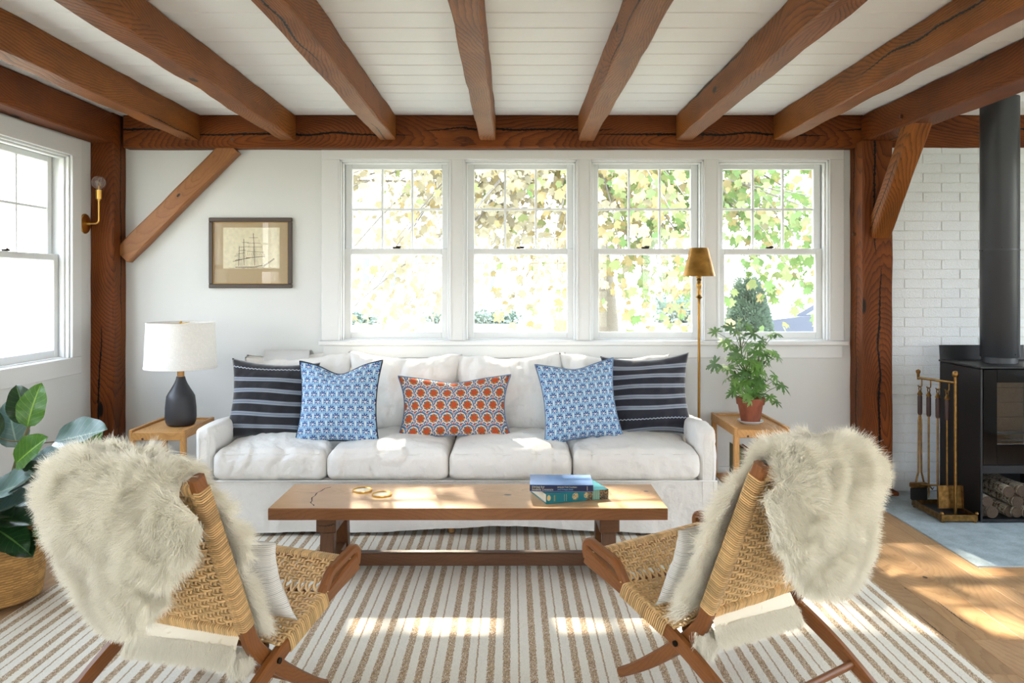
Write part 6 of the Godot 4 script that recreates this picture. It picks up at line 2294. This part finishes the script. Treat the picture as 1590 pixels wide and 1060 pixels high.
func build_ficus() -> void:
	var f := noise(801, 1.0, 2)
	# basket
	var bm := mat("seagrass", Color(0.72, 0.55, 0.32), 0.85)
	bm.albedo_texture = tex(paint(256, 256, func(u, v):
		var row := int(v * 26.0)
		var fy: float = v * 26.0 - row
		var ph: float = fmod(u * 40.0 + row * 0.5 + fy * 0.8, 1.0)
		var q: float = 0.72 + 0.28 * sin(PI * fy) * (0.6 + 0.4 * sin(PI * ph))
		q *= 0.9 + 0.2 * hash2(int(u * 40.0), row)
		return Color(q, q * 0.98, q * 0.93)))
	bm.uv1_scale = Vector3(1.0, 3.4, 1)
	var bk := thing("basket", "round woven seagrass basket holding the big-leaved plant", "basket", Vector3(-2.135, 0.0082, -3.33))
	var bl := MB.new()
	var prof := [Vector2(0.0, 0.0), Vector2(0.145, 0.0), Vector2(0.160, 0.010)]
	for i in 22:
		var s := i / 21.0
		var base := 0.165 + 0.024 * sin(PI * (0.12 + s * 0.72)) - 0.010 * s
		prof.append(Vector2(base + 0.0022, 0.014 + 0.236 * (i + 0.0) / 22.0))
		prof.append(Vector2(base - 0.0004, 0.014 + 0.236 * (i + 0.75) / 22.0))
	prof.append(Vector2(0.176, 0.262))
	prof.append(Vector2(0.168, 0.266))
	prof.append(Vector2(0.162, 0.258))
	prof.append(Vector2(0.155, 0.10))
	prof.append(Vector2(0.0, 0.10))
	bl.lathe(prof, 56)
	part("wall", bl, bm, bk)
	var soil := mat("soil", Color(0.12, 0.085, 0.06), 1.0)
	var o := thing("ficus_plant", "tall plant with broad glossy green leaves in the basket", "plant", Vector3(-2.135, 0.20, -3.33))
	part("soil", MB.new().lathe([Vector2(0.156, -0.09), Vector2(0.157, 0.0), Vector2(0.08, 0.012), Vector2(0.0, 0.010)], 24), soil, o)
	var stem := mat("ficus_stem", Color(0.42, 0.38, 0.26), 0.8)
	var main := [Vector3(0.0, 0, 0), Vector3(0.03, 0.12, 0.01), Vector3(0.045, 0.23, 0.0), Vector3(0.085, 0.34, 0.0), Vector3(0.125, 0.46, 0.01), Vector3(0.15, 0.53, 0.0)]
	part("trunk", MB.new().tube(main, [0.016, 0.014, 0.013, 0.010, 0.008, 0.005], 10), stem, o)
	var second := [Vector3(-0.02, 0.0, -0.02), Vector3(-0.05, 0.15, -0.04), Vector3(-0.10, 0.32, -0.04), Vector3(-0.12, 0.48, -0.03)]
	part("trunk", MB.new().tube(second, [0.013, 0.011, 0.008, 0.005], 10), stem, o)
	var mats := []
	var k := 0
	for q in [[Color(0.30, 0.46, 0.10), Color(0.20, 0.38, 0.08), Color(0.52, 0.66, 0.24)], [Color(0.13, 0.25, 0.12), Color(0.08, 0.18, 0.09), Color(0.32, 0.44, 0.22)], [Color(0.40, 0.50, 0.47), Color(0.34, 0.45, 0.42), Color(0.56, 0.64, 0.58)]]:  # third set: glare on the leaves put into their colour as grey
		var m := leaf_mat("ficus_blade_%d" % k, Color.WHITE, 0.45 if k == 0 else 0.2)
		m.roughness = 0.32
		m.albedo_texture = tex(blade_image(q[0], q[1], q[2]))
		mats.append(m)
		k += 1
	var shapes := [ficus_leaf(0.30, 0.06), ficus_leaf(0.15, 0.22), ficus_leaf(0.4, -0.05)]
	# placed leaves: base (local), tip direction, face direction, length, material
	var L := [
		[Vector3(0.145, 0.530, 0.000), Vector3(-0.45, 1.0, -0.15), Vector3(0.3, 0.1, 1.0), 0.175, 1],
		[Vector3(0.150, 0.520, 0.020), Vector3(0.20, 1.0, 0.0), Vector3(0.0, 0.1, 1.0), 0.180, 0],
		[Vector3(0.250, 0.455, 0.000), Vector3(1.0, 0.20, 0.05), Vector3(0.0, 0.85, 0.6), 0.235, 2],
		[Vector3(0.120, 0.375, 0.050), Vector3(0.75, 0.62, 0.2), Vector3(-0.3, 0.45, 0.9), 0.190, 0],
		[Vector3(0.153, 0.342, 0.040), Vector3(0.85, 0.55, 0.1), Vector3(-0.3, 0.6, 0.5), 0.20, 2],
		[Vector3(0.315, 0.355, -0.100), Vector3(-0.1, 1.0, 0.0), Vector3(0.25, 0.0, 1.0), 0.135, 0],
		[Vector3(0.324, 0.351, -0.120), Vector3(0.45, 1.0, 0.0), Vector3(-0.5, 0.0, 1.0), 0.140, 0],
		[Vector3(0.210, 0.294, 0.000), Vector3(0.7, 0.65, 0.2), Vector3(-0.2, 0.3, 1.0), 0.13, 1],
		[Vector3(0.076, 0.268, 0.050), Vector3(0.9, 0.45, 0.2), Vector3(-0.3, 0.7, 0.6), 0.22, 1],
		[Vector3(0.011, 0.242, 0.060), Vector3(1.0, 0.42, 0.3), Vector3(-0.3, 0.8, 0.5), 0.26, 2],
		[Vector3(0.080, 0.425, -0.030), Vector3(-0.2, 0.9, 0.1), Vector3(0.1, 0.2, 1.0), 0.20, 2],
		[Vector3(0.035, 0.475, 0.020), Vector3(-0.75, 0.9, 0.2), Vector3(0.4, 0.2, 0.9), 0.20, 1],
		[Vector3(-0.050, 0.395, 0.040), Vector3(-0.2, 1.0, 0.2), Vector3(0.3, 0.0, 1.0), 0.19, 0],
		[Vector3(-0.026, 0.320, 0.060), Vector3(0.35, 0.95, 0.2), Vector3(-0.1, 0.1, 1.0), 0.17, 1],
		[Vector3(0.041, 0.181, 0.060), Vector3(0.9, 0.30, 0.3), Vector3(-0.3, 0.9, 0.4), 0.22, 2],
		[Vector3(0.047, 0.155, 0.060), Vector3(0.95, 0.05, 0.4), Vector3(-0.1, 1.0, 0.3), 0.21, 1],
		[Vector3(0.061, 0.120, 0.080), Vector3(0.85, -0.15, 0.5), Vector3(0.0, 0.9, 0.6), 0.20, 1],
		[Vector3(0.097, 0.094, 0.060), Vector3(0.9, -0.5, 0.4), Vector3(0.3, 0.6, 0.7), 0.17, 1],
		[Vector3(0.147, 0.094, -0.050), Vector3(0.95, -0.25, 0.1), Vector3(0.0, 0.9, 0.5), 0.20, 0],
		[Vector3(-0.030, 0.111, 0.090), Vector3(0.3, 0.5, 0.7), Vector3(0.0, 0.6, 0.8), 0.19, 1],
	]
	var r := RandomNumberGenerator.new()
	r.seed = 802
	for i in 12:
		var a := r.randf() * TAU
		var h := r.randf_range(0.08, 0.40)
		L.append([Vector3(-0.05 + cos(a) * 0.05, h, sin(a) * 0.05), Vector3(cos(a), r.randf_range(0.0, 0.8), sin(a)), Vector3(-cos(a) * 0.4, 1.0, -sin(a) * 0.4 + 0.4), r.randf_range(0.13, 0.18), 1 + (r.randi() % 2)])
	for i in L.size():
		var q: Array = L[i]
		var y: Vector3 = (q[1] as Vector3).normalized()
		var z: Vector3 = q[2]
		z = (z - y * z.dot(y)).normalized()
		var bs := Basis(y.cross(z), y, z)
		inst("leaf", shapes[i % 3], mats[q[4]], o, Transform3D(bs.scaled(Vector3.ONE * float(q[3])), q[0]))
		# leaf stalk back to the nearest trunk point
		var p: Vector3 = q[0]
		var best: Vector3 = main[0]
		for tpt in main + second:
			var lower: Vector3 = tpt
			if lower.y < p.y + 0.01 and lower.distance_to(p) < best.distance_to(p):
				best = lower
		part("stalk", MB.new().tube([best, best.lerp(p, 0.5) + Vector3(0, -0.008, 0), p], 0.0028, 6), stem, o)

# lobed geranium leaf: stalk at the origin, spreading in x, y; face +z
func lobed_leaf(sd: int) -> ArrayMesh:
	var b := MB.new()
	var r := RandomNumberGenerator.new()
	r.seed = sd
	var ring := []
	var n := 7
	for i in n:
		var a := lerpf(-2.35, 2.35, i / (n - 1.0))
		var ln := r.randf_range(0.80, 1.0) * (1.0 - 0.22 * absf(a) / 2.35)
		var half := 2.35 / (n - 1)
		ring.append([a - half * 0.98, 0.30])
		ring.append([a - half * 0.62, 0.60 * ln])
		ring.append([a - half * 0.50, 0.84 * ln])
		ring.append([a - half * 0.24, 0.76 * ln])
		ring.append([a - half * 0.10, 1.0 * ln])
		ring.append([a + half * 0.12, 1.0 * ln])
		ring.append([a + half * 0.26, 0.77 * ln])
		ring.append([a + half * 0.52, 0.86 * ln])
		ring.append([a + half * 0.64, 0.58 * ln])
	ring.append([2.35 + 0.35, 0.25])
	var pts := []
	for q in ring:
		var rr: float = q[1]
		pts.append(Vector3(sin(q[0]) * rr, cos(q[0]) * rr, -0.30 * rr * rr + 0.06 * sin(q[0] * 6.0) * rr))
	var inner := []
	for q in ring:
		inner.append(Vector3(sin(q[0]) * 0.26, cos(q[0]) * 0.26, -0.01))
	for i in pts.size() - 1:
		b.quad(inner[i], pts[i], pts[i + 1], inner[i + 1], Vector3(0, 0, 1))
		b.tri(Vector3.ZERO, inner[i], inner[i + 1], Vector3(0, 0, 1))
	return b.mesh(true)

func build_geranium() -> void:
	var cer := mat("saucer_ceramic", Color(0.80, 0.81, 0.82), 0.25)
	var pos := Vector3(1.400, 0.4885, -4.745)
	var sc := thing("plant_saucer", "pale ceramic saucer under the terracotta pot", "saucer", pos)
	part("dish", MB.new().lathe([Vector2(0, 0.0), Vector2(0.055, 0.0), Vector2(0.058, 0.004), Vector2(0.074, 0.013), Vector2(0.0755, 0.018), Vector2(0.072, 0.018), Vector2(0.056, 0.008), Vector2(0, 0.007)], 40), cer, sc)
	var tc := mat("terracotta", Color(0.60, 0.345, 0.25), 0.85)
	tc.albedo_texture = tex(paint(128, 128, func(u, v):
		var q: float = 0.92 + 0.14 * M.nf.get_noise_2d(u * 8.0, v * 8.0)
		return Color(q, q, q)))
	var o := thing("potted_geranium", "leafy green geranium in a terracotta pot on the end table", "plant", pos + Vector3(0, 0.0085, 0))
	part("pot", MB.new().lathe([Vector2(0, 0), Vector2(0.052, 0.0), Vector2(0.0535, 0.003), Vector2(0.0715, 0.102), Vector2(0.0785, 0.1025), Vector2(0.0800, 0.106), Vector2(0.0845, 0.140), Vector2(0.0820, 0.143), Vector2(0.0770, 0.142), Vector2(0.0730, 0.110), Vector2(0.0, 0.108)], 44), tc, o)
	part("soil", MB.new().lathe([Vector2(0.075, 0.118), Vector2(0.04, 0.124), Vector2(0, 0.122)], 20), M.soil, o)
	var stem := mat("geranium_stem", Color(0.36, 0.42, 0.20), 0.7)
	var mats := [leaf_mat("geranium_leaf", Color(0.31, 0.50, 0.15), 0.5), leaf_mat("geranium_leaf_dark", Color(0.23, 0.40, 0.13), 0.45), leaf_mat("geranium_leaf_pale", Color(0.38, 0.55, 0.20), 0.55)]
	var shapes := [lobed_leaf(1), lobed_leaf(2), lobed_leaf(3)]
	var r := RandomNumberGenerator.new()
	r.seed = 903
	# main stems: base, top; then leaf heads on stalks
	var stems := [[Vector3(0.0, 0.12, 0.0), Vector3(-0.055, 0.42, 0.0)], [Vector3(0.02, 0.12, 0.01), Vector3(0.045, 0.40, 0.02)], [Vector3(-0.02, 0.12, 0.0), Vector3(-0.03, 0.34, 0.04)], [Vector3(0.02, 0.12, -0.02), Vector3(0.08, 0.34, -0.03)]]
	for q in stems:
		var a: Vector3 = q[0]
		var e: Vector3 = q[1]
		part("stem", MB.new().tube([a, a.lerp(e, 0.4) + Vector3(0.012, 0, 0.01), a.lerp(e, 0.75) - Vector3(0.006, 0, 0), e], [0.0055, 0.005, 0.004, 0.003], 8), stem, o)
	# leaf centres seen in the photograph (x, y above the pot's foot, depth), size
	var heads := [[-0.205, 0.520, 0.0, 0.055], [-0.118, 0.545, 0.02, 0.055], [-0.070, 0.575, -0.01, 0.055], [-0.020, 0.552, 0.01, 0.058], [0.012, 0.512, 0.03, 0.060], [-0.085, 0.520, 0.03, 0.045], [0.115, 0.500, 0.0, 0.045], [0.160, 0.508, -0.02, 0.055],
		[-0.165, 0.470, 0.04, 0.062], [-0.135, 0.445, 0.05, 0.055], [0.060, 0.470, 0.02, 0.045], [-0.030, 0.440, 0.05, 0.06], [0.010, 0.410, 0.06, 0.07], [0.065, 0.395, 0.05, 0.07], [0.100, 0.410, 0.03, 0.065], [0.150, 0.380, 0.02, 0.055],
		[-0.090, 0.400, 0.05, 0.06], [-0.110, 0.370, 0.03, 0.055], [-0.060, 0.360, 0.07, 0.058], [-0.215, 0.335, 0.03, 0.075], [-0.175, 0.320, 0.05, 0.065], [-0.140, 0.310, 0.03, 0.055], [-0.155, 0.250, 0.05, 0.048], [0.040, 0.330, 0.06, 0.06],
		[0.000, 0.300, 0.07, 0.065], [-0.050, 0.290, 0.06, 0.06], [0.060, 0.290, 0.05, 0.06], [0.130, 0.265, 0.04, 0.065], [0.160, 0.215, 0.06, 0.075], [0.115, 0.235, 0.05, 0.05], [-0.030, 0.240, 0.08, 0.065], [0.020, 0.235, 0.08, 0.06],
		[-0.075, 0.225, 0.07, 0.058], [-0.105, 0.195, 0.06, 0.055], [-0.120, 0.170, 0.05, 0.05], [0.050, 0.215, 0.07, 0.055], [-0.020, 0.185, 0.09, 0.065], [0.015, 0.165, 0.09, 0.06], [-0.055, 0.165, 0.09, 0.055], [0.095, 0.150, 0.06, 0.055],
		[0.125, 0.120, 0.07, 0.050], [-0.03, 0.132, 0.095, 0.05], [0.03, 0.45, -0.03, 0.06], [-0.05, 0.48, -0.04, 0.055], [0.10, 0.34, -0.06, 0.06], [-0.09, 0.31, -0.06, 0.06], [0.02, 0.36, -0.07, 0.065], [0.0, 0.24, -0.08, 0.06], [0.08, 0.20, -0.08, 0.055], [-0.08, 0.20, -0.07, 0.055]]
	for i in 26:
		heads.append([r.randfn(0, 0.055), r.randf_range(0.16, 0.46), r.randf_range(-0.05, 0.085), r.randf_range(0.040, 0.06)])
	for i in heads.size():
		var q: Array = heads[i]
		var p := Vector3(q[0], q[1] + 0.008, q[2])
		var out := Vector3(p.x * 2.5 + r.randfn(0, 0.25), 0.75 + r.randfn(0, 0.3), p.z * 2.0 + 0.45 + r.randfn(0, 0.25)).normalized()
		if p.z < 0:
			out.z -= 0.5
			out = out.normalized()
		var y := Vector3(p.x * 3.0 + r.randfn(0, 0.4), -0.35 + r.randfn(0, 0.3), r.randfn(0.2, 0.4))
		y = (y - out * y.dot(out)).normalized()
		var bs := Basis(y.cross(out), y, out)
		inst("leaf", shapes[i % 3], mats[(i * 7) % 3], o, Transform3D(bs.scaled(Vector3.ONE * float(q[3]) * 1.08), p))
		var st: Array = stems[0]
		var bd := 9.0
		var root := Vector3.ZERO
		for sq in stems:
			var a: Vector3 = sq[0]
			var e: Vector3 = sq[1]
			var kk := clampf((p.y - 0.10 - a.y) / (e.y - a.y), 0.0, 1.0)
			var c := a.lerp(e, kk)
			if c.distance_to(p) < bd:
				bd = c.distance_to(p)
				root = c
		part("stalk", MB.new().tube([root, root.lerp(p, 0.55) + Vector3(0, 0.01, 0), p], [0.0022, 0.0018, 0.0013], 5), stem, o)
